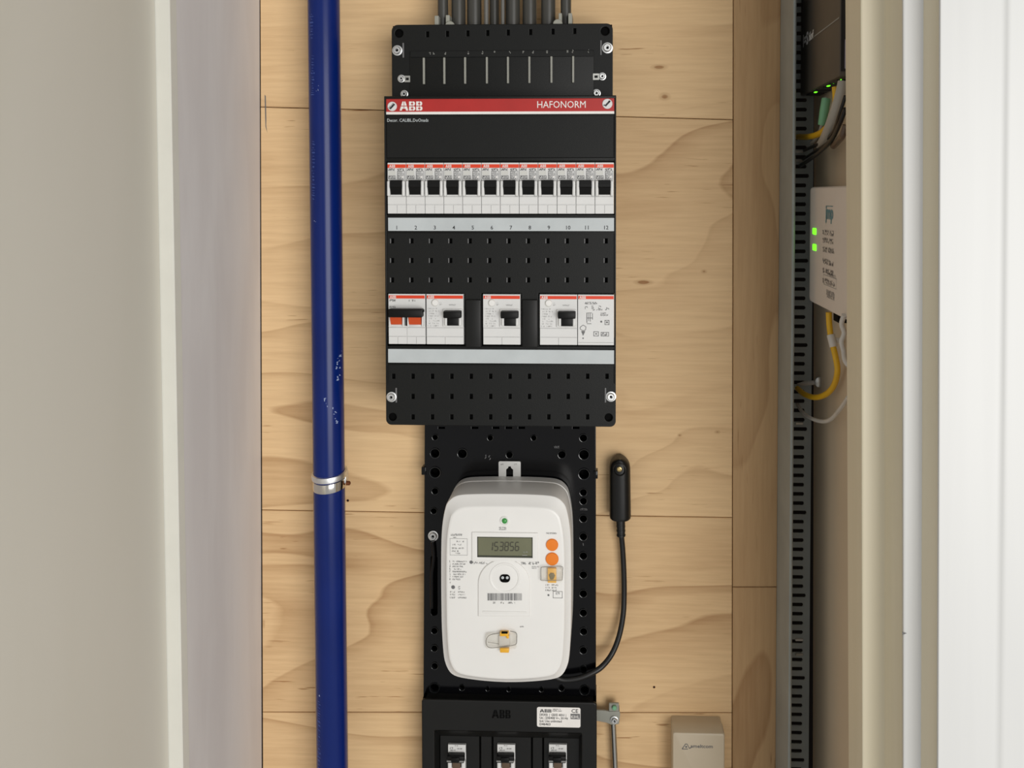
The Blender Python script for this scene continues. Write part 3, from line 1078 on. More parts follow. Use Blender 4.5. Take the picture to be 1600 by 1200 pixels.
T = module('bell_transformer', 'white module covered in printed icons, at the right end of the lower row', 'module', 902.6, 959.6)
hw = T.hw
T.add('body', join(gbox(-hw, hw, 0.001, 0.045, V_(79.5), V_(0)), gbox(-hw, hw, 0, 0.003, V_(75.2), V_(0), 0.0003, 1), gbox(-hw, hw, 0.0002, 0.003, V_(79.5), V_(75.7), 0.0003, 1)), 'breaker_white')
st = T.add('red_stripe', gbox(-hw + .6 * ubr, hw - .6 * ubr, -0.00015, 0.0005, V_(7), V_(2)), 'orange_red')
T.add('logo_letters', gabb(xzmap(-hw + 2.5 * ubr, V_(6.5), -0.0004), 0, 0, 4.0 * ubr, 10 * ubr), 'print_white', None, st)
X = lambda px: (px - 931.1) * ubr
f = xzmap(0, 0, -0.0003)
vy = lambda py: V_(py - 459.7)
g = [gscrib(f, X(914), vy(474.5), 20 * ubr, 3.2 * ubr, 51, density=1)]
for (x, y) in ((916, 481), (925.5, 480), (937, 480), (949.5, 481.5)):
    g.append(gseg(f, X(x - 1.6), vy(y + 1.6), 3.4 * ubr, 4 * ubr, random.Random(int(x)).sample('abcdefg', 4), .8 * ubr))
g += [gscrib(f, X(925.5), vy(484.3), 4 * ubr, 1.8 * ubr, 52), gscrib(f, X(932), vy(484.3), 10 * ubr, 1.8 * ubr, 53), gscrib(f, X(945), vy(484.3), 4 * ubr, 1.8 * ubr, 54)]
g.append(gblock(f, X(938.5), vy(493), 13 * ubr, 5.6 * ubr, 2, 55, .8, 1))
for x, y, w_, h_ in ((916.5, 488, 1, 16), (919.5, 489, .7, 12), (922, 489, .7, 13), (925.5, 489, .7, 10), (917, 496, 9, .8), (917, 505, 7, .8), (918, 488, 7, .7)):
    g.append(gquad(f, X(x), X(x + w_), vy(y + h_), vy(y)))
g += [gpoly(f, circ(X(939.5), vy(502), 1.6 * ubr, 10)), gframe(f, X(945), X(952), vy(507), vy(499.5), .8 * ubr), gpoly(f, circ(X(948.5), vy(503), 1.5 * ubr, 10))]
g += [gframe(f, X(927.5), X(935.5), vy(525), vy(517.5), .8 * ubr), gpoly(f, circ(X(931.5), vy(521.2), 1.3 * ubr, 10)), gframe(f, X(939), X(951.5), vy(525), vy(518.5), .7 * ubr), gscrib(f, X(940), vy(524), 11 * ubr, 4.6 * ubr, 57, density=1)]
hexa = [(906.5, 511), (911, 507.5), (915.5, 510), (915, 515), (911, 516.5), (906.5, 514)]
for (a_, b_) in zip(hexa, hexa[1:] + hexa[:1]):
    p_, q_ = Vector((X(a_[0]), vy(a_[1]))), Vector((X(b_[0]), vy(b_[1])))
    n_ = Vector((-(q_ - p_).y, (q_ - p_).x)).normalized() * .4 * ubr
    g.append(gpoly(f, [tuple(p_ - n_), tuple(q_ - n_), tuple(q_ + n_), tuple(p_ + n_)]))
g += [gpoly(f, [(X(908), vy(517)), (X(914.5), vy(517)), (X(911), vy(524.5))]), gpoly(f, circ(X(911), vy(528.3), 1.2 * ubr, 10))]
T.add('print_icons', join(*g), 'print_mid')

# ================================================================== METER BOARD
YP = -0.022
base = P(796, 880, 0)
T = Thing('meter_board', 'glossy black meter mounting plate with columns of round holes on the plywood', 'mounting plate', (base.x, 0, base.z))
up = U(YP)
outer = [T.xz(663.5, 655, YP), T.xz(931.0, 655, YP), T.xz(931.2, 1088, YP), T.xz(661.5, 1088, YP)][::-1]
hl = [(680, 683, 5.2), (680, 708, 8.5), (680, 738, 9.5), (680, 767, 6), (678, 798, 5.5), (679, 985, 6), (679, 1012.5, 6), (679.5, 1040, 6), (679, 1074.5, 8.5),
      (911.5, 684, 6.8), (912.5, 710, 9), (912.5, 740.5, 9.5), (911.5, 769, 6.5), (911.5, 782.5, 6.5), (911.5, 810, 6.8), (911.5, 838, 6.8), (911.5, 868, 6.8), (911.5, 897.5, 6.8), (911.5, 927, 6.8), (911.5, 957, 6.6), (912, 986, 6.6), (911.5, 1015.5, 6.6), (911.5, 1045.5, 6), (913.5, 1078, 8.5),
      (722.5, 708.5, 8.5), (766, 684, 5), (834, 684, 5), (796, 710.5, 6), (878, 710, 7), (722, 1074, 5), (762, 1076, 3.6), (795, 1077, 3.6), (846, 1077, 4), (877.5, 1075, 5)]
holes = [circ(*T.xz(x, y, YP), r * up * 0.85, 18) for x, y, r in hl]
s0_, s1_ = T.xz(678, 868, YP), T.xz(678, 962, YP)
holes.append(rrect(s0_[0] - 5 * up, s0_[0] + 5 * up, s1_[1], s0_[1], 4.5 * up))
for y in (668.5,):
    for x in (690, 742, 775, 795, 815, 870, 900):
        holes.append(T.rect(x - 5, y - 1.2, x + 5, y + 1.2, YP))
T.add('plate', gshape(outer, holes, T.y(YP), T.y(YP + 0.012), 0.0006), 'black_gloss')
x0, x1, z0, z1 = T.ext(664.5, 657, 930, 1080, YP + 0.012)
T.add('plate_back', gbox(x0, x1, T.y(YP + 0.0125), T.y(-0.0005), z0, z1), 'black_deep')
rims = {}
for x, y, r in hl:
    if r not in rims:
        rr = r * up
        o = T.add('hole_rim', gloft([[Vector((q * math.cos(k * math.pi / 12), -d, q * math.sin(k * math.pi / 12))) for k in range(24)] for q, d in ((rr * .80, -.003), (rr * .80, .0006), (rr * .86, .0012), (rr * .95, .0013), (rr * 1.02, .0006), (rr * 1.04, -.0005))], False, False), 'black_rim', 40)
        rims[r] = o.data
    else:
        o = obj('hole_rim', rims[r], None, T.o)
    q = T.p(x, y, YP)
    o.location = q
rn = random.Random(9)
pr = []
for (x, y, w_, h_) in ((866, 700, 14, 3.2), (735, 1090, 30, 2.2), (820, 1089, 20, 2.4), (905, 797, 14, 3), (908, 853, 6, 4), (757, 716, 4, 6), (764, 718, 4, 6), (896, 678, 2, 8), (895, 700, 2, 10)):
    pr.append(gscrib(T.fm(x, y, YP - 0.0003), 0, 0, w_ * up, h_ * up, int(x * y), density=.7))
T.add('print_marks', join(*pr), 'print_mid', kind='stuff')
screw(T, 677, 837, YP - 0.001, 8.2)
e = T.ext(672, 846, 684, 866, YP - 0.002)
T.add('cable_guide', gtube([T.p(676, 846, YP - .003), T.p(678, 870, YP - .003), T.p(675, 900, YP - .003), T.p(675, 950, YP - .003)], 3.2 * up, 10, 5), 'black_gloss', 50)
for (x, y, m) in ((662.5, 736, 'black_deep'), (931, 742, 'black_deep')):
    e = T.ext(x - 4, y - 6, x + 3, y + 6, YP - 0.001)
    T.add('side_lug', gbox(e[0], e[1], T.y(YP - 0.0015), T.y(YP + 0.01), e[2], e[3], 0.0006), 'black_gloss', 40)

# ================================================================== ELECTRICITY METER
YM = -0.078
YMF = -0.0835
mc = P(790.5, 920.0, YM)
T = Thing('electricity_meter', 'white electricity meter with display and orange buttons on the black plate', 'meter', (mc.x, YP, mc.z))
um = U(YM)
umf = U(YMF)


MO = [(0, 768), (-30, 768.2), (-60, 769.3), (-75, 771), (-84, 774.5), (-90.5, 780), (-95, 786.5), (-98, 797), (-100.5, 810), (-102.6, 828), (-103.8, 856), (-104.2, 910), (-104.0, 950), (-103.4, 987), (-101.0, 1026), (-97.5, 1044), (-90, 1058), (-78, 1064.7), (-54, 1068.7), (-25, 1071.2), (0, 1072)]
mo = catmull([Vector((x * um, 0, (920 - y) * um)) for x, y in MO], 3)
MOUT = mo + [Vector((-v.x, 0, v.z)) for v in mo[-2:0:-1]]


def meter_loop(inset, Y, top_in=0.0):
    """case outline drawn in by an inset"""
    out = []
    for v in MOUT:
        kx = 1 - inset / (104.0 * um)
        kz = 1 - (inset + (top_in if v.z > 0 else 0.0)) / (152.0 * um)
        out.append(Vector((v.x * kx, Y, v.z * kz)))
    return out


ym = YM - YP
loops = [meter_loop(0.0, -0.003), meter_loop(0.0, -0.016), meter_loop(0.0006, -0.0165), meter_loop(0.0006, -0.019), meter_loop(0.0, -0.0195), meter_loop(0.0, ym + 0.003), meter_loop(0.0004, ym + 0.001), meter_loop(0.0016, ym)]
loops += [meter_loop(9.5 * um, ym - 0.0035, 5 * um), meter_loop(10.5 * um, ym - 0.0047, 5.5 * um), meter_loop(12 * um, ym - 0.0053, 6 * um), meter_loop(14 * um, YMF - YP, 6 * um)]
T.add('case', gloft(loops), 'meter_white', 28)
fz = YMF - 0.0003
f0_ = T.fm
# hanger tab
YH = YP - 0.0025
e = T.ext(779, 721, 813.5, 760, YH)
kx = (e[0] + e[1]) / 2
uh = U(YH)
zt = e[3]
key = [(kx - 5.5 * uh, zt - 28 * uh), (kx + 5.5 * uh, zt - 28 * uh), (kx + 5.5 * uh, zt - 13 * uh), (kx + 2.4 * uh, zt - 10.5 * uh), (kx + 1.8 * uh, zt - 8 * uh), (kx - 1.8 * uh, zt - 8 * uh), (kx - 2.4 * uh, zt - 10.5 * uh), (kx - 5.5 * uh, zt - 13 * uh)]
tab = T.add('hanger_tab', gshape(rrect(e[0], e[1], e[2], e[3], (0, 0, 2.5 * uh, 2.5 * uh)), [key], T.y(YH), T.y(YH + 0.002), 0.0002), 'meter_tab', 40)
for xx in (782.5, 803.5):
    T.add('print_mark', gscrib(T.fm(xx, 726.5, YH - .0002), 0, 0, 5 * uh, 2 * uh, int(xx)), 'print_mid', None, tab)
# indicator
c = T.p(788.5, 813.5, YMF)
T.add('lamp_ring', glathe(c, [(1e-5, -.001), (7.3 * umf, -.001), (7.2 * umf, .0008), (6 * umf, .0012), (4.8 * umf, .0006), (1e-5, .0005)], 28), 'meter_white', 40)
T.add('indicator_lamp', glathe(c, [(1e-5, 0), (4.3 * umf, .0004), (4.2 * umf, .0012), (3 * umf, .002), (1e-5, .0023)], 24), 'led_green', 60)
# display
o_ = T.rect(737.5, 831.5, 841, 876.5, YMF, 1.5 * umf)
i_ = T.rect(745.8, 838.6, 832.2, 870.6, YMF)
bz = T.add('display_bezel', gshape(o_, [i_], T.y(YMF - 0.0014), T.y(YMF + 0.002), 0.0006), 'meter_white', 40)
e = T.ext(745.6, 838.4, 832.4, 870.8, YMF)
dsp = T.add('display', gbox(e[0], e[1], T.y(YMF - 0.0004), T.y(YMF + 0.001), e[2], e[3]), 'lcd')
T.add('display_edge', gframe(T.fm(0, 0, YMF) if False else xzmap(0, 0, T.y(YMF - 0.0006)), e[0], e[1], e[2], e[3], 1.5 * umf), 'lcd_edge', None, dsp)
T.add('print_display_strip', gquad(xzmap(0, 0, T.y(YMF - 0.00055)), e[0], e[1], e[2], e[2] + 3.0 * umf), 'lcd_edge', None, dsp)  # dark strip along the lower edge of the display
g = []
for i, ch in enumerate('153856'):
    fmm = T.fm(764.0 + 8.15 * i, 860.3, YMF - 0.0007)
    if ch == '1':
        g.append(gseg(fmm, 0, 0, 5.2 * umf, 13.2 * umf, 'bc', 1.5 * umf, 0.08))
    else:
        g.append(gseg(fmm, 0, 0, 5.4 * umf, 13.2 * umf, DIG[ch], 1.4 * umf, 0.08))
T.add('number_reading', join(*g), 'lcd_ink', None, dsp)
T.add('print_units', join(gscrib(T.fm(818, 864, YMF - .0007), 0, 0, 8 * umf, 2.4 * umf, 4), gquad(T.fm(816, 868, YMF - .0007), 0, 8 * umf, 0, .8 * umf)), 'print_faint', None, dsp)
# buttons
for (x, y, r) in ((862.8, 851, 9.6), (862.8, 873, 10.2)):
    c = T.p(x, y, YMF)
    T.add('button', glathe(c, [(1e-5, -.001), (r * umf, -.001), (r * umf, .0011), (r * .94 * umf, .0016), (1e-5, .0018)], 32), 'button_orange', 30)
# arch panel around the optical port


def arch(x0, x1, ytop, ybot, Y):
    xc = (x0 + x1) / 2
    r = (x1 - x0) / 2
    pts = [T.xz(x0, ybot, Y), T.xz(x1, ybot, Y)]
    for k in range(25):
        a = math.pi * k / 24
        pts.append(T.xz(xc + r * math.cos(a), ytop + r * 0.95 - r * 0.95 * math.sin(a), Y))
    return pts


T.add('port_panel', gshape(arch(747.5, 828, 873, 962, YMF), [], T.y(YMF - 0.0016), T.y(YMF + 0.001), 0.0007), 'meter_white', 40)
YA = YMF - 0.0016
c = T.p(788.7, 903, YA)
T.add('port_ring', gloft([[Vector((c.x + q * umf * math.cos(k * math.pi / 24), c.y - d, c.z + q * umf * math.sin(k * math.pi / 24))) for k in range(48)] for q, d in ((25, -.0003), (24.2, .0005), (22.5, .0006), (21, .0004), (20, -.0004))], False, False), 'meter_white', 50)
pill = T.rect(781, 897.3, 797, 909.5, YA, 5.8 * umf, 6)
pp = T.add('optical_port', gshape(pill, [], T.y(YA - 0.0012), T.y(YA + .0005), 0.0003), 'black_deep', 40)
for x in (785.4, 792.6):
    c = T.p(x, 902.6, YA - 0.0012)
    T.add('lens', glathe(c, [(1e-5, -.0003), (2.5 * umf, -.0002), (2.2 * umf, .0004), (1e-5, .0007)], 16), 'label_strip', 50, pp)
T.add('panel_edge', gbox(*[v for v in (T.ext(754, 955, 823, 957.5, YA)[0], T.ext(754, 955, 823, 957.5, YA)[1])], T.y(YA - 0.0006), T.y(YA + .0005), T.ext(754, 955, 823, 957.5, YA)[2], T.ext(754, 955, 823, 957.5, YA)[3], 0.0003, 1), 'meter_white', 40)
# barcode
rn = random.Random(12)
g = []
x = 762.0
while x < 816:
    w_ = rn.choice((0.7, 0.9, 1.3, 1.9))
    f = T.fm(x, 938.3, YA - .0003)
    g.append(gquad(f, 0, w_ * umf, 0, 11.5 * umf))
    x += w_ + rn.choice((0.7, 0.9, 1.2))
T.add('print_barcode', join(*g), 'print_mid')
T.add('print_serial', join(gscrib(T.fm(770, 943, YA - .0003), 0, 0, 5 * umf, 2.6 * umf, 1), gscrib(T.fm(779, 943, YA - .0003), 0, 0, 12 * umf, 2.6 * umf, 2), gscrib(T.fm(794, 943, YA - .0003), 0, 0, 8 * umf, 2.6 * umf, 3), gscrib(T.fm(804, 943, YA - .0003), 0, 0, 2 * umf, 2.6 * umf, 4)), 'print_mid')
# panel of microprint
fy = YMF - 0.0003
q = lambda x, y: T.fm(x, y, fy)
g = [gscrib(q(704.5, 836.8), 0, 0, 18.5 * umf, 2.8 * umf, 101, density=1), gscrib(q(708, 840.5), 0, 0, 6 * umf, 1.4 * umf, 102)]
for i, y in enumerate((847, 852, 857.5, 862, 865.5)):
    g.append(gscrib(q(706 + (6 if i in (0, 4) else 0), y), 0, 0, (20 if i in (1, 2) else 14) * umf, 2.2 * umf, 110 + i, density=.6))
for i in range(8):
    y = 878.2 + 4.0 * i
    g.append(gscrib(q(702.5, y), 0, 0, 3 * umf, 2.8 * umf, 130 + i, density=1))
    g.append(gscrib(q(707, y), 0, 0, (24 - 3 * ((i * 5) % 4)) * umf, 2.1 * umf, 140 + i, density=.85))
g.append(gscrib(q(703, 911), 0, 0, 2 * umf, 2.4 * umf, 160))
g.append(gpoly(q(708, 917.5), circ(0, 0, 3.0 * umf, 14)))
for i, y in enumerate((918, 921, 926, 930.2, 934.8)):
    if i > 1:
        g.append(gscrib(q(703, y), 0, 0, 9 * umf, 2.2 * umf, 170 + i))
    g.append(gscrib(q(716, y), 0, 0, (4 if i < 2 else 10 + 2 * (i - 2)) * umf, 2.0 * umf, 180 + i))
g.append(gscrib(q(739, 881.0), 0, 0, 23 * umf, 3.2 * umf, 191, density=.9))
g.append(gpoly(q(736.2, 878.5), circ(0, 0, 2.7 * umf, 12)))
g.append(gscrib(q(814.5, 882), 0, 0, 8 * umf, 3.6 * umf, 192, density=.9))
g.append(gscrib(q(826, 882), 0, 0, 9 * umf, 4.0 * umf, 193, density=.9))
g.append(gscrib(q(836, 881.7), 0, 0, 8 * umf, 4.0 * umf, 194, density=1))
g.append(gblock(q(831, 889), 0, 0, 13 * umf, 5 * umf, 2, 195))
g.append(gscrib(q(853, 834.2), 0, 0, 17 * umf, 2.2 * umf, 196, density=1))
g.append(gblock(q(852.5, 924.5), 0, 0, 26 * umf, 13 * umf, 3, 197, .5, .7))
g.append(gframe(q(864, 934.5), 0, 15 * umf, 0, 11 * umf, .6 * umf))
g.append(gscrib(q(869, 929), 0, 0, 6 * umf, 3.5 * umf, 198))
g.append(gpoly(q(857, 930), circ(0, 0, 1.6 * umf, 10)))
g.append(gblock(q(780, 828.5), 0, 0, 15 * umf, 5.5 * umf, 2, 199, .75, .9))
g.append(gscrib(q(779, 836.3), 0, 0, 14 * umf, 3.2 * umf, 200, density=.9))
g.append(gscrib(q(812.5, 980), 0, 0, 6.5 * umf, 1.8 * umf, 201))
T.add('print_microtext', join(*g), 'print_mid')
T.add('print_table', join(gframe(q(703, 867.5), 0, 28 * umf, 0, 27 * umf, .5 * umf)), 'print_faint')


# seals
def rod(path, r, m, name, par):
    return T.add(name, gtube(path, r, 8, 4), m, 60, par)


e = T.ext(845.5, 884.5, 879, 907, YMF)
s = T.add('seal', gbox(e[0], e[1], T.y(YMF - 0.0045), T.y(YMF - .0002), e[2], e[3], 0.0014, 3), 'seal_clear', 45, label='clear plastic seal with a yellow insert')
lp = [T.p(x, y, YMF - .0035) for x, y in ((847, 886), (876.5, 884.8), (879, 892), (878.5, 904), (875, 906.5), (847, 906.5), (845.2, 903), (845.2, 888), (847, 886))]
rod(lp, 0.45 * umf, 'seal_edge', 'seal_outline', s)
e = T.ext(856, 886, 869.5, 908.5, YMF)
T.add('seal_insert', gbox(e[0], e[1], T.y(YMF - 0.0032), T.y(YMF - .0004), e[2], e[3], 0.0004, 2), 'seal_yellow', 45, s)
T.add('seal_stud', gshape([T.xz(x, y, YMF) for x, y in ((858, 896), (861, 892.5), (865.5, 893), (867.5, 897), (865, 902.5), (860.5, 903))][::-1], [], T.y(YMF - 0.0042), T.y(YMF - .003), 0.0003), 'seal_brown', 40, s)
e = T.ext(759, 987, 807.5, 1011, YMF)
s = T.add('seal', gbox(e[0], e[1], T.y(YMF - 0.0045), T.y(YMF - .0002), e[2], e[3], 0.0016, 3), 'seal_clear', 45, label='clear plastic seal with yellow clips on the lower meter front')
rod([T.p(x, y, YMF - .004) for x, y in ((782, 989), (766, 992), (760, 999), (760.5, 1008), (766, 1012), (782, 1011), (800, 1008.5), (806.5, 1006), (807.3, 998), (806.5, 989), (797, 986))], 0.55 * umf, 'seal_edge', 'seal_outline', s)
rod([T.p(762, 1003.5, YMF - .004), T.p(780, 1006, YMF - .004)], 0.4 * umf, 'seal_edge', 'seal_wire', s)
for (x0, y0, x1, y1) in ((782, 984.5, 795.5, 990.5), (782, 1009, 796, 1016), (792, 990, 796, 994)):
    e = T.ext(x0, y0, x1, y1, YMF)
    T.add('seal_clip', gbox(e[0], e[1], T.y(YMF - 0.0050), T.y(YMF - .0002), e[2], e[3], 0.0006, 2), 'seal_yellow', 45, s)
e = T.ext(784.5, 984, 794, 986, YMF)
T.add('seal_slot', gbox(e[0], e[1], T.y(YMF - 0.0052), T.y(YMF - .003), e[2], e[3]), 'black_deep', None, s)
e = T.ext(780, 991, 797, 1008.5, YMF)
T.add('seal_core', gbox(e[0], e[1], T.y(YMF - 0.0030), T.y(YMF - .0002), e[2], e[3], 0.0006, 2), 'cable_white', 45, s)

# ================================================================== BLACK PROBE WITH CABLE
base = P(968, 760, 0)
T = Thing('meter_antenna', 'black plastic plug screwed to the plywood with a cable curving to the meter', 'plug', (base.x, 0, base.z))
YG = -0.026
ug = U(YG)
rows = [(714.5, 0.24), (716, .475), (718, .65), (721, 0.82), (725, 0.94), (731, 1.0), (745, 1.0), (780, 1.0), (806, 1.0), (809, 0.97), (810, 0.90)]
loops = []
for (y, k) in rows:
    wd = 16.6 * ug * k * (1 + 0.035 * (y - 714) / 96)
    c = T.p(968.3 + 0.9 * (y - 714) / 96, y, -0.016)
    l = []
    for i in range(28):
        a_ = 2 * math.pi * i / 28
        cx, sy = math.cos(a_), math.sin(a_)
        x = wd * math.copysign(abs(cx) ** 0.75, cx)
        yy = 0.0128 * (0.8 + 0.2 * k) * math.copysign(abs(sy) ** 0.8, sy)
        l.append(Vector((c.x + x, T.y(-0.0132) + yy * 0.98, c.z)))
    loops.append(l)
T.add('housing', gloft(loops), 'black_satin', 40)
c = T.p(968, 734, -0.0262)
T.add('screw_cup', gloft([[Vector((c.x + qr * ug * math.cos(k * math.pi / 14), c.y - d, c.z + qr * ug * math.sin(k * math.pi / 14))) for k in range(28)] for qr, d in ((10.5, -.002), (10.2, .0006), (9.2, .0008), (8.6, .0004), (8, -.0012))], False, False), 'black_satin', 40)
c = T.p(968, 733, -0.0262)
T.add('screw', glathe(c, [(1e-5, -.002), (4.2 * ug, -.002), (4.2 * ug, .0006), (3.2 * ug, .0011), (1.8 * ug, .0011), (1.4 * ug, .0004), (1e-5, .0003)], 20), 'brass', 40)
cy = -0.013
rel = [T.p(969.5, 807, cy), T.p(970, 820, cy), T.p(970.6, 838, cy)]
T.add('strain_relief', gtube(rel, [7.3 * ug, 7.0 * ug, 6.2 * ug], 16, 1), 'black_rubber', 50)
for y in (815, 822, 829, 836):
    c = T.p(969.8 + (y - 815) * .03, y, cy)
    T.add('relief_ring', glathe(c, [(1e-5, -.0008), (7.2 * ug, -.0008), (7.2 * ug, .0008), (1e-5, .0008)], 16, 'Z'), 'black_rubber', 50)
path = [(970.5, 832, cy), (973, 860, -.011), (974.8, 895, -.010), (975.2, 930, -.010), (973.5, 962, -.012), (967, 995, -.015), (956, 1022, -.019), (940, 1042, -.026), (922, 1053, -.029), (903, 1060, -.030), (880, 1062, -.030), (862, 1055, -.030)]
T.add('cable', gtube([T.p(*v) for v in path], 4.3 * U(-.015), 14, 6), 'black_rubber', 60)

# ================================================================== MAIN FUSE BOX (lower black housing)
YK = -0.035
base = P(795, 1200, 0)
T = Thing('main_fuse_box', 'black lower housing with white rating sticker and recessed switches', 'fuse box', (base.x, 0, base.z))
uk = U(YK)
e = T.ext(659.5, 1095.5, 932.3, 1460, YK)
hw0, hw1 = e[0], e[1]
bot = e[2]
win = rrect(T.xz(680, 1300, YK)[0], T.xz(908.5, 1300, YK)[0], bot + 0.03, T.xz(780, 1144, YK)[1], 0.001)
T.add('front', gshape(rrect(e[0], e[1], e[2], e[3], (.002, .002, 5 * uk, 5 * uk)), [win], T.y(YK), T.y(YK + 0.004), 0.0014), 'black_satin')
eb = T.ext(660.5, 1096.5, 931.3, 1460, YK)
sh = [Vector((eb[0], T.y(YK + .0035), eb[2])), Vector((eb[1], T.y(YK + .0035), eb[2])), Vector((eb[1], T.y(YK + .0035), eb[3])), Vector((eb[0], T.y(YK + .0035), eb[3]))]
sb = [v.copy() for v in sh]
for v in sb:
    v.y = -0.0005
wl = []
th = 0.003
for (xa_, xb_, za_, zb_) in ((eb[0], eb[0] + th, eb[2], eb[3]), (eb[1] - th, eb[1], eb[2], eb[3]), (eb[0], eb[1], eb[3] - th, eb[3]), (eb[0], eb[1], eb[2], eb[2] + th)):
    wl.append(gbox(xa_, xb_, T.y(YK + .0036), T.y(-.0005), za_, zb_))
T.add('side_walls', join(*wl), 'black_satin')
# sloping shoulders of the recess and the inner plate
YI = YK + 0.0105
zi = T.xz(780, 1161, YK)[1]
wx0, wx1 = T.xz(680, 1300, YK)[0], T.xz(908.5, 1300, YK)[0]
wz1 = T.xz(780, 1144, YK)[1]
in0, in1 = wx0 + 4.5 * uk, wx1 - 4.5 * uk
T.add('recess_slope', ([Vector(v) for v in ((wx0, T.y(YK + .0006), wz1), (wx1, T.y(YK + .0006), wz1), (in1, T.y(YI), zi), (in0, T.y(YI), zi), (wx0, T.y(YK + .0006), bot + .03), (wx1, T.y(YK + .0006), bot + .03), (in1, T.y(YI), bot + .03), (in0, T.y(YI), bot + .03))], [(0, 1, 2, 3), (0, 3, 7, 4), (1, 5, 6, 2)]), 'black_satin')
cuts = [684.5, 747.5, 749.5, 766.5, 768.5, 828.0, 830.0, 846.0, 848.0, 905.0]
for (a_, b_) in ((684.5, 746.8), (749.2, 766.3), (768.7, 828.6), (831.0, 846.3), (848.7, 905)):
    xa_, xb_ = T.xz(a_, 1180, YK)[0], T.xz(b_, 1180, YK)[0]
    T.add('bay_plate', gbox(xa_, xb_, T.y(YI), T.y(YI + .004), bot + .03, zi, 0.0004, 1), 'black_satin')
T.add('inner_back', gbox(in0 - .002, in1 + .002, T.y(YI + .004), T.y(YI + .006), bot + .03, zi + .004), 'black_deep')
# sticker
ys = YK - 0.0004
us = U(ys)
stk = T.add('sticker', gshape(T.rect(839, 1105.3, 907, 1136.3, ys, 3 * us, 5), [], T.y(ys), T.y(YK - .0001), 0.0), 'print_white', label='white rating sticker with rounded corners')
ft = ys - 0.0002
q = lambda x, y: T.fm(x, y, ft)
T.add('logo_letters', gabb(q(843.5, 1113), 0, 0, 5.0 * us, 18.5 * us), 'print_black', None, stk)
g = [gblock(q(863, 1112), 0, 0, 17 * us, 5 * us, 2, 301, .65), gtext('CE', 8.6 * us, q(893, 1113.8), 10.5 * us, bold=.00003),
     gtext('DR3KB  |  GB/ID 40N1 |', 5.2 * us, q(843.3, 1118.4), 42 * us, bold=.00002),
     gtext('Un : 230/400 V~, 50 Hz', 5.2 * us, q(843.3, 1123.3), 45 * us, bold=.00004),
     gtext('Ind. Use unlimited', 5.2 * us, q(843.3, 1128.2), 35 * us, bold=.00003),
     gtext('D46463', 5.2 * us, q(843.3, 1133.2), 17 * us, bold=.00005)]
T.add('print_text', join(*g), 'print_black', None, stk)
e = T.ext(891.5, 1115.5, 906.2, 1123.8, ft)
T.add('print_mark', gquad(xzmap(0, 0, T.y(ft)), e[0], e[1], e[2], e[3]), 'print_mid', None, stk)
T.add('print_mark_letters', gtext('KIHL', 7.0 * us, T.fm(892.5, 1122.3, ft - .0002), 13 * us, bold=.00003), 'print_white', None, stk)
# embossed logo
lg = gabb(T.fm(768.5, 1122, YK - .0004), 0, 0, 13.0 * uk, 30 * uk)
T.add('logo_embossed', lg, 'black_deep')
# the knurled left edge
kn = []
for i in range(60):
    z = T.xz(660, 1103 + 4.0 * i, YK)[1]
    kn.append(gbox(eb[0] - .0005, eb[0] + .0006, T.y(YK + .002), T.y(YK + .02), z - .0008, z + .0008))
T.add('edge_ribs', join(*kn), 'black_satin', kind='stuff')


def make_main_breaker(label, px):
    qn = P(px, 1185, YK + .008)
    T = Thing('main_breaker', label, 'circuit breaker', (qn.x, YK + .008, qn.z), 'switches in the lower black housing')
    k = U(YK + .008)
    z = lambda py: (1185 - py) * k
    hw = 14.2 * k
    T.add('body', join(gbox(-hw, hw, 0.001, 0.0025, z(1260), z(1162.5)), gbox(-hw, hw, -0.0004, 0.002, z(1176), z(1162.5), 0.0003, 1)), 'breaker_white')
    for s in (-1, 1):
        a_, b_ = s * 7.5 * k, s * 14.2 * k
        T.add('cheek', gbox(min(a_, b_), max(a_, b_), -0.0035, 0.002, z(1215), z(1185.5), 0.0014, 3), 'breaker_white', 45)
    T.add('toggle_bar', gbox(-13.6 * k, 13.2 * k, -0.0085, -0.001, z(1184.5), z(1173.5), 0.0007, 2), 'toggle_black', 45)
    T.add('bar_edge', gbox(-14.2 * k, 13.0 * k, -0.0092, -0.004, z(1182.6), z(1180.0), 0.0004, 1), 'toggle_grey')
    T.add('bar_grip', gbox(-6.8 * k, 6.2 * k, -0.0102, -0.004, z(1181.5), z(1174.5), 0.0005, 2), 'toggle_black', 45)
    T.add('toggle_stem', gbox(-6.4 * k, 6.4 * k, -0.0045, 0.001, z(1198), z(1184), 0.0005, 2), 'toggle_brown', 45)
    T.add('stem_base', gbox(-7.4 * k, 7.4 * k, -0.001, 0.001, z(1215), z(1198.5)), 'breaker_white')
    f = xzmap(0, 0, -0.0007)
    T.add('print_text', join(gscrib(f, -11 * k, z(1169), 8 * k, 2.6 * k, 401), gscrib(f, -11 * k, z(1172.2), 9 * k, 1.8 * k, 402), gscrib(f, 1 * k, z(1169.5), 8 * k, 1.8 * k, 403), gscrib(f, -3 * k, z(1164.6), 7 * k, 1.5 * k, 404)), 'print_mid')


make_main_breaker('white main breaker with dark lever, leftmost of three in the lower housing', 714)
make_main_breaker('white main breaker with dark lever, middle of three in the lower housing', 791)
make_main_breaker('white main breaker with dark lever, below the white sticker', 871.7)

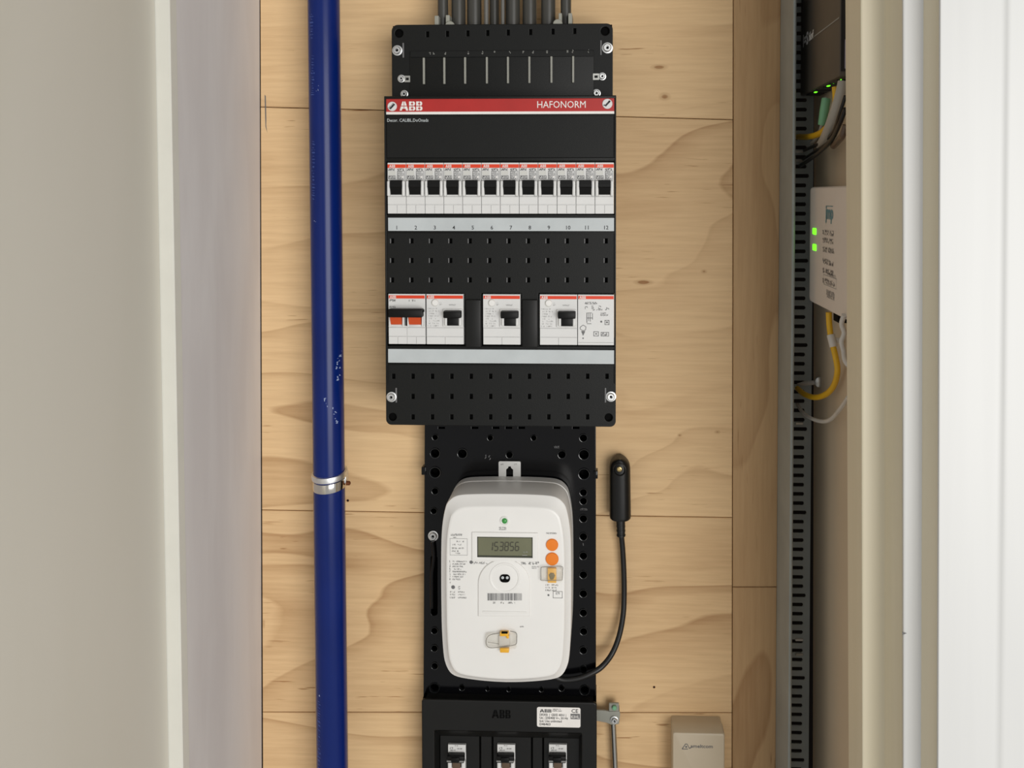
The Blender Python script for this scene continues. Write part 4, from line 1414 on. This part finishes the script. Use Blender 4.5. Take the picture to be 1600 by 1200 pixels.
# ================================================================== EARTH ROD AND BRACKET
base = P(957, 1200, 0)
T = Thing('earthing_rod', 'thin grey metal rod held by a bolted bracket beside the lower housing', 'rod', (base.x, 0, base.z))
YE = -0.014
ue = U(YE)
strap = [(930, 1109.5), (946, 1110.5), (952, 1112), (968, 1111.5), (969, 1116), (967, 1131.5), (955, 1132.5), (948, 1129.5), (930, 1126)]
T.add('strap', gshape([T.xz(x, y, YE) for x, y in strap][::-1], [], T.y(YE), T.y(YE + .0025), 0.0004), 'clip_grey', 40)
e = T.ext(951.5, 1099.5, 967, 1112, YE)
T.add('tab', gbox(e[0], e[1], T.y(YE + .0005), T.y(YE + .003), e[2], e[3], 0.0004, 1), 'clip_grey')
c = T.p(960, 1105, YE)
T.add('nut', glathe(c, [(1e-5, 0), (4 * ue, 0), (4 * ue, .002), (3 * ue, .0026), (1e-5, .0026)], 6), 'plug_green', 30)
screw(T, 960, 1124.8, YE - .001, 6.2)
T.add('mount', gbox(T.p(962, 1115, YE).x - .004, T.p(962, 1115, YE).x + .004, T.y(YE + .002), T.y(0), T.p(960, 1120, YE).z - .004, T.p(960, 1120, YE).z + .004), 'clip_grey')
p0, p1 = T.p(958.3, 1128, -.010), T.p(961.5, 1200, -.010)
T.add('rod', gtube([p0, p0 + (p1 - p0) * 3.2], 4.2 * U(-.01), 14, 1), 'steel', 60)

# ================================================================== BEIGE JUNCTION BOX
YJ = -0.031
base = P(1090, 1200, 0)
T = Thing('junction_box', 'beige plastic box with small dark logo at the foot of the plywood', 'junction box', (base.x, 0, base.z))
uj = U(YJ)
e = T.ext(1051.0, 1145.5, 1132.2, 1300, YJ)
eb = T.ext(1045, 1118, 1123, 1300, 0)
lo, hi = [], []


def jl(e, Y, r):
    return [Vector((x, T.y(Y), z)) for x, z in rrect(e[0], e[1], e[2], e[3], r, 4)]


e_b = (e[0], e[1], e[2], e[3])
T.add('lid', gloft([jl(e, -.012, .002), jl(e, YJ + .0015, .002), jl((e[0] + .0006, e[1] - .0006, e[2] + .0006, e[3] - .0006), YJ + .0004, .002), jl((e[0] + .0018, e[1] - .0018, e[2] + .0018, e[3] - .0018), YJ, .0018)]), 'box_beige', 35)
T.add('base', gloft([jl((e[0] + .0006, e[1] - .0006, e[2] + .0006, e[3] - .0006), -.0002, .002), jl((e[0] + .0006, e[1] - .0006, e[2] + .0006, e[3] - .0006), -.0118, .002)]), 'box_beige', 35)
q = lambda x, y: T.fm(x, y, YJ - .0002)
T.add('title_letters', gtext('ameltcom', 7.6 * uj, q(1079, 1168.2), 35 * uj, bold=.00008), 'print_mid')
f = q(1065, 1170.8)
def gline(fm, pts, t):
    out = []
    for a_, b_ in zip(pts[:-1], pts[1:]):
        p_, q_ = Vector(a_), Vector(b_)
        n_ = Vector((-(q_ - p_).y, (q_ - p_).x)).normalized() * t / 2
        out.append(gpoly(fm, [tuple(p_ - n_), tuple(q_ - n_), tuple(q_ + n_), tuple(p_ + n_)]))
    return join(*out)


S_ = lambda pts: [(x * uj, y * uj) for x, y in pts]
T.add('logo_triangle', join(gline(f, S_([(10, .5), (0.8, .5), (6.2, 8.6), (8.6, 8.6), (12.5, 1.5), (15, 3.2)]), 1.1 * uj), gpoly(f, circ(7.2 * uj, 4.0 * uj, 1.6 * uj, 10))), 'print_mid')

# ================================================================== CABLE TRAY
YT = -0.006
base = P(1243, 600, 0)
T = Thing('cable_tray', 'grey perforated metal cable tray running vertically in the right corner', 'cable tray', (base.x, 0, base.z))
uT = U(YT)
b0, b1 = P(1216, 600, YT), P(1270, 600, YT)
xL, xR = b0.x - T.loc.x, b1.x - T.loc.x
xR -= 0.0012
zt_, zb_ = P(1240, -420, YT).z - T.loc.z, P(1240, 1620, YT).z - T.loc.z
sx0, sx1 = T.xz(1237, 600, YT)[0], T.xz(1257.5, 600, YT)[0]
sx2 = T.xz(1261.5, 600, YT)[0]
pitch = 14.62 * uT
hs = 3.0 * uT
ch = 1.7 * uT
z = T.xz(1250, 7.5, YT)[1] + pitch * 28
ya_, yb_ = T.y(YT), T.y(YT + .0013)
parts = [gbox(xL, sx0, ya_, yb_, zb_, zt_)]
i = 0
ztop = zt_
while z > zb_ + .01:
    if z < zt_ - .01:
        xe = sx2 if i % 9 == 1 else sx1
        parts.append(gbox(sx0, xR, ya_, yb_, z + hs, ztop))
        # right-hand end of the slot, corners cut
        pf = [(xe - ch, z + hs), (xR, z + hs), (xR, z - hs), (xe - ch, z - hs), (xe, z - hs + ch), (xe, z + hs - ch)]
        parts.append(ghex([Vector((x, ya_, v)) for x, v in pf], [Vector((x, yb_, v)) for x, v in pf]))
        ztop = z - hs
    z -= pitch
    i += 1
parts.append(gbox(sx0, xR, ya_, yb_, zb_, ztop))
T.add('slotted_base', join(*parts), 'tray_grey')
T.add('flange', join(gbox(xL, xL + .0013, T.y(-.0665), T.y(YT + .0012), zb_, zt_, .0004, 1), gtube([Vector((xL + .0014, T.y(-.0665), zb_)), Vector((xL + .0014, T.y(-.0665), zt_))], .0016, 12, 1)), 'tray_grey', 45)
T.add('inner_lip', gbox(xL + .001, xL + .0045, T.y(-.0600), T.y(-.0590), zb_, zt_), 'tray_grey')
for y, m in ((237, 'cable_white'), (251, 'cable_grey'), (1000, 'cable_white'), (1023, 'cable_grey'), (662, 'steel')):
    e = T.ext(1243, y - 2, 1255, y + 2, YT - .001)
    T.add('tie_end', gbox(e[0], e[1], T.y(YT - .0012), T.y(YT + .002), e[2], e[3], .0004, 1), m)

# ================================================================== NETWORK SWITCH
wallx = lambda py: (q0 + (q1 - q0) * ((q0.z - P(1290, py, -.1).z) / (q0.z - q1.z))).x
sp = P(1250.5, 150, -0.027)
XS = sp.x
T = Thing('network_switch', 'dark metal network switch on the right wall with green port lights', 'network switch', (wallx(80) - 0.0005, -0.1, sp.z))
sx = XS - T.loc.x
y0, y1 = T.y(-.027), T.y(-.174)
H = 0.112
T.add('case', gbox(sx, 0.0, y0, y1, 0, H, 0.0012, 2), 'switch_body', 40)
fmS = lambda u_, v_: Vector((sx - 0.0003, y0 - u_, v_))      # u runs towards the viewer
T.add('logo_letters', join(gtext('I=S', 0.016, lambda a_, b_: fmS(.012 + a_, .046 + b_), .022, bold=.0006), gtext('hkvf', 0.011, lambda a_, b_: fmS(.037 + a_, .0475 + b_), .018, bold=.0003)), 'print_white')
T.add('print_line', gquad(fmS, .058, .146, .0475, .0487), 'print_grey')
T.add('end_plate', gbox(sx + .001, -.001, y1 - .0008, y1 + .001, .004, H - .004), 'switch_dark')
T.add('end_port', gbox(sx + .004, sx + .012, y1 - .0016, y1, .006, .030, .0004, 1), 'lavender')
for i in range(5):
    yy = y0 - .022 - i * .024
    pt_ = T.add('port', gbox(sx + .003, -.003, yy - .009, yy + .009, -.0012, .0006), 'switch_dark')
    if i in (1, 3):
        T.add('port_light', gbox(sx + .003, sx + .0055, yy - .0025, yy + .0025, -.0020, -.001, .0004, 1), 'lamp_green', None, pt_)
T.add('light_bar', gbox(sx + .006, sx + .0068, y0 - .100, y0 - .128, -.0006, 0), 'lamp_green')


def cable(name, label, pts, r, m, cat='cable', sub=6):
    w = [P(*v) for v in pts]
    c = w[0]
    T = Thing(name, label, cat, c)
    T.add('cord', gtube([v - c for v in w], r, 12, sub), m, 60)
    return T


# green connector lead
T = cable('fibre_lead', 'pale lead with green connector below the network switch', [(1291, 152, -.085), (1288, 175, -.085), (1284, 196, -.08), (1278, 212, -.07), (1268, 224, -.05)], .0018, 'cable_grey')
w = [P(1291, 154, -.085), P(1288, 172, -.085), P(1284, 195, -.0815)]
T.add('connector', gtube([v - T.loc for v in w], [.0042, .0042, .0036], 10, 1), 'plug_green', 40)
cable('network_cable', 'yellow network cable looping from the switch into the tray slots', [(1305, 136, -.145), (1306, 158, -.145), (1301, 182, -.13), (1292, 199, -.11), (1280, 209, -.085), (1264, 213.5, -.05), (1246.5, 214, -.006)], .0029, 'yellow_cable')
cable('network_cable', 'thick grey cable hanging from the front end of the switch', [(1318, 128, -.165), (1313, 150, -.165), (1304, 178, -.155), (1296, 200, -.14), (1290, 215, -.12), (1283, 228, -.08)], .0048, 'cable_grey')
cable('power_lead', 'thin black lead below the grey cable, upper of the bundle', [(1321, 150, -.19), (1312, 178, -.18), (1302, 206, -.15), (1285, 222, -.11), (1268, 230, -.06), (1257, 235, -.007)], .0015, 'black_rubber')
cable('power_lead', 'thin black lead running to the lowest slot of the bundle', [(1321, 170, -.195), (1311, 196, -.18), (1298, 220, -.15), (1280, 238, -.11), (1264, 250, -.06), (1250, 259, -.007)], .0019, 'black_rubber')
cable('power_lead', 'thin dark lead crossing between the two black leads', [(1305, 212, -.16), (1290, 226, -.13), (1274, 236, -.08), (1255, 249, -.007)], .0013, 'black_rubber')
T = cable('wall_lead', 'brownish flat lead hugging the right wall behind the black leads', [(1322, 196, -.19), (1316, 212, -.185), (1308, 222, -.16), (1302, 228, -.14)], .0028, 'toggle_brown')

# ================================================================== FIBRE TERMINAL
sp = P(1265.0, 380, -0.058)
zt1, zb1 = P(1267, 292.5, -.058).z, P(1267, 470.5, -.058).z
T = Thing('fibre_terminal', 'white fibre terminal with two glowing green lights on the right wall', 'modem', (wallx(380) - .0005, -.058, zb1))
sx = sp.x - T.loc.x
H = zt1 - zb1
LY = 0.148
loops = []
for (x, ins) in ((0, .001), (sx * .9, 0), (sx, .0012)):
    loops.append([Vector((x, -yy, z)) for yy, z in rrect(ins, LY - ins, ins, H - ins, .004, 5)])
T.add('case', gloft(loops), 'ont_white', 35)
fo = lambda u_, v_: Vector((sx - .0003, -u_, v_))
pxu = lambda px: -(T.loc.y) * 0 + 0
SS = lambda py: None


def onto(px, py):
    """place on the terminal's face seen at a pixel"""
    d = RC @ Vector(((px - PPX) / F, -(py - PPY) / F, -1.0))
    t = (sp.x - .0003 - CL.x) / d.x
    w = CL + d * t - T.loc
    return (-w.y, w.z)


g, g2 = [], []
for i, (y, wd_) in enumerate(((362.5, .04), (375, .038), (389, .04), (407.5, .038), (422, .038), (437.5, .042))):
    u_, v_ = onto(1285.5, y)
    g.append(gscrib(fo, u_, v_ - .002, wd_, .0042, 501 + i, density=.9))
for (x_, y) in ((1293, 430), (1291, 456), (1291, 460), (1291, 464)):
    u_, v_ = onto(x_, y)
    g.append(gscrib(fo, u_, v_, .028, .0022, 520 + y, density=.9))
T.add('print_text', join(*g), 'print_mid')
u_, v_ = onto(1286.5, 444)
T.add('print_frame', gframe(fo, u_, u_ + .044, v_, v_ + .009, .0005), 'print_faint')
u_, v_ = onto(1289.5, 341)
T.add('logo_letters', join(gtext('jmp', .0165, lambda a_, b_: fo(u_ + a_, v_ + b_), .027, bold=.0006), gquad(fo, u_ + .002, u_ + .026, v_ + .0105, v_ + .0112)), 'teal')
for y in (361.5, 386.5):
    u_, v_ = onto(1272.5, y)
    T.add('status_light', gbox(sx - .0008, sx + .001, -u_ - .0062, -u_ + .0062, v_ - .003, v_ + .003, .0006, 2), 'lamp_green', 40)
    ul, vl = onto(1276, y)
u_, v_ = onto(1297, 486)
T.add('socket', gbox(sx + .004, sx + .014, -u_ - .011, -u_ + .006, -.008, .002, .0006, 1), 'black_deep')
cable('network_cable', 'yellow cable hanging below the white terminal in a long loop', [(1295, 488, -.118), (1296, 508, -.118), (1299, 530, -.12), (1305, 555, -.125), (1308.5, 578, -.125), (1304, 600, -.11), (1292, 615, -.09), (1274, 621, -.06), (1257, 616, -.035), (1246, 607, -.012)], .0027, 'yellow_cable')
T = Thing('cable_tag', 'white wrap tag on the yellow cable below the terminal', 'cable tag', P(1301, 532, -.12))
T.add('wrap', gtube([T.p(1298, 523, -.119), T.p(1302.5, 542, -.122)], .0036, 14, 1), 'cable_white', 50)
T.add('flag', gbox(.002, .0095, -.001, .001, -.0025, .0025, .0006, 2), 'cable_white', 40)
cable('white_cable', 'thin white cable drooping from a tray slot towards the door frame', [(1246, 632, -.006), (1254, 644, -.03), (1266, 653, -.05), (1284, 658.5, -.08), (1298, 655, -.11), (1312, 640, -.15), (1326, 620, -.20)], .0018, 'cable_white')
cable('white_cable', 'twisted white cable beside the yellow loop at the door frame edge', [(1319, 492, -.19), (1315, 506, -.185), (1319, 520, -.185), (1315, 534, -.185), (1318, 548, -.185), (1320, 562, -.19), (1326, 572, -.195)], .0021, 'cable_white')
T = Thing('wall_screw', 'long metal screw through a tray slot beside the yellow loop', 'screw', P(1282, 597, -.03))
a_, b_ = T.p(1246, 600, -.008), T.p(1281, 597, -.03)
T.add('shank', gtube([a_, a_ + (b_ - a_) * .3, b_], [.0006, .0022, .0022], 12, 1), 'cable_white', 60)
T.add('head', glathe(b_, [(1e-5, -.001), (.0052, -.001), (.0052, .0008), (.003, .0022), (1e-5, .0024)], 18), 'steel', 40)
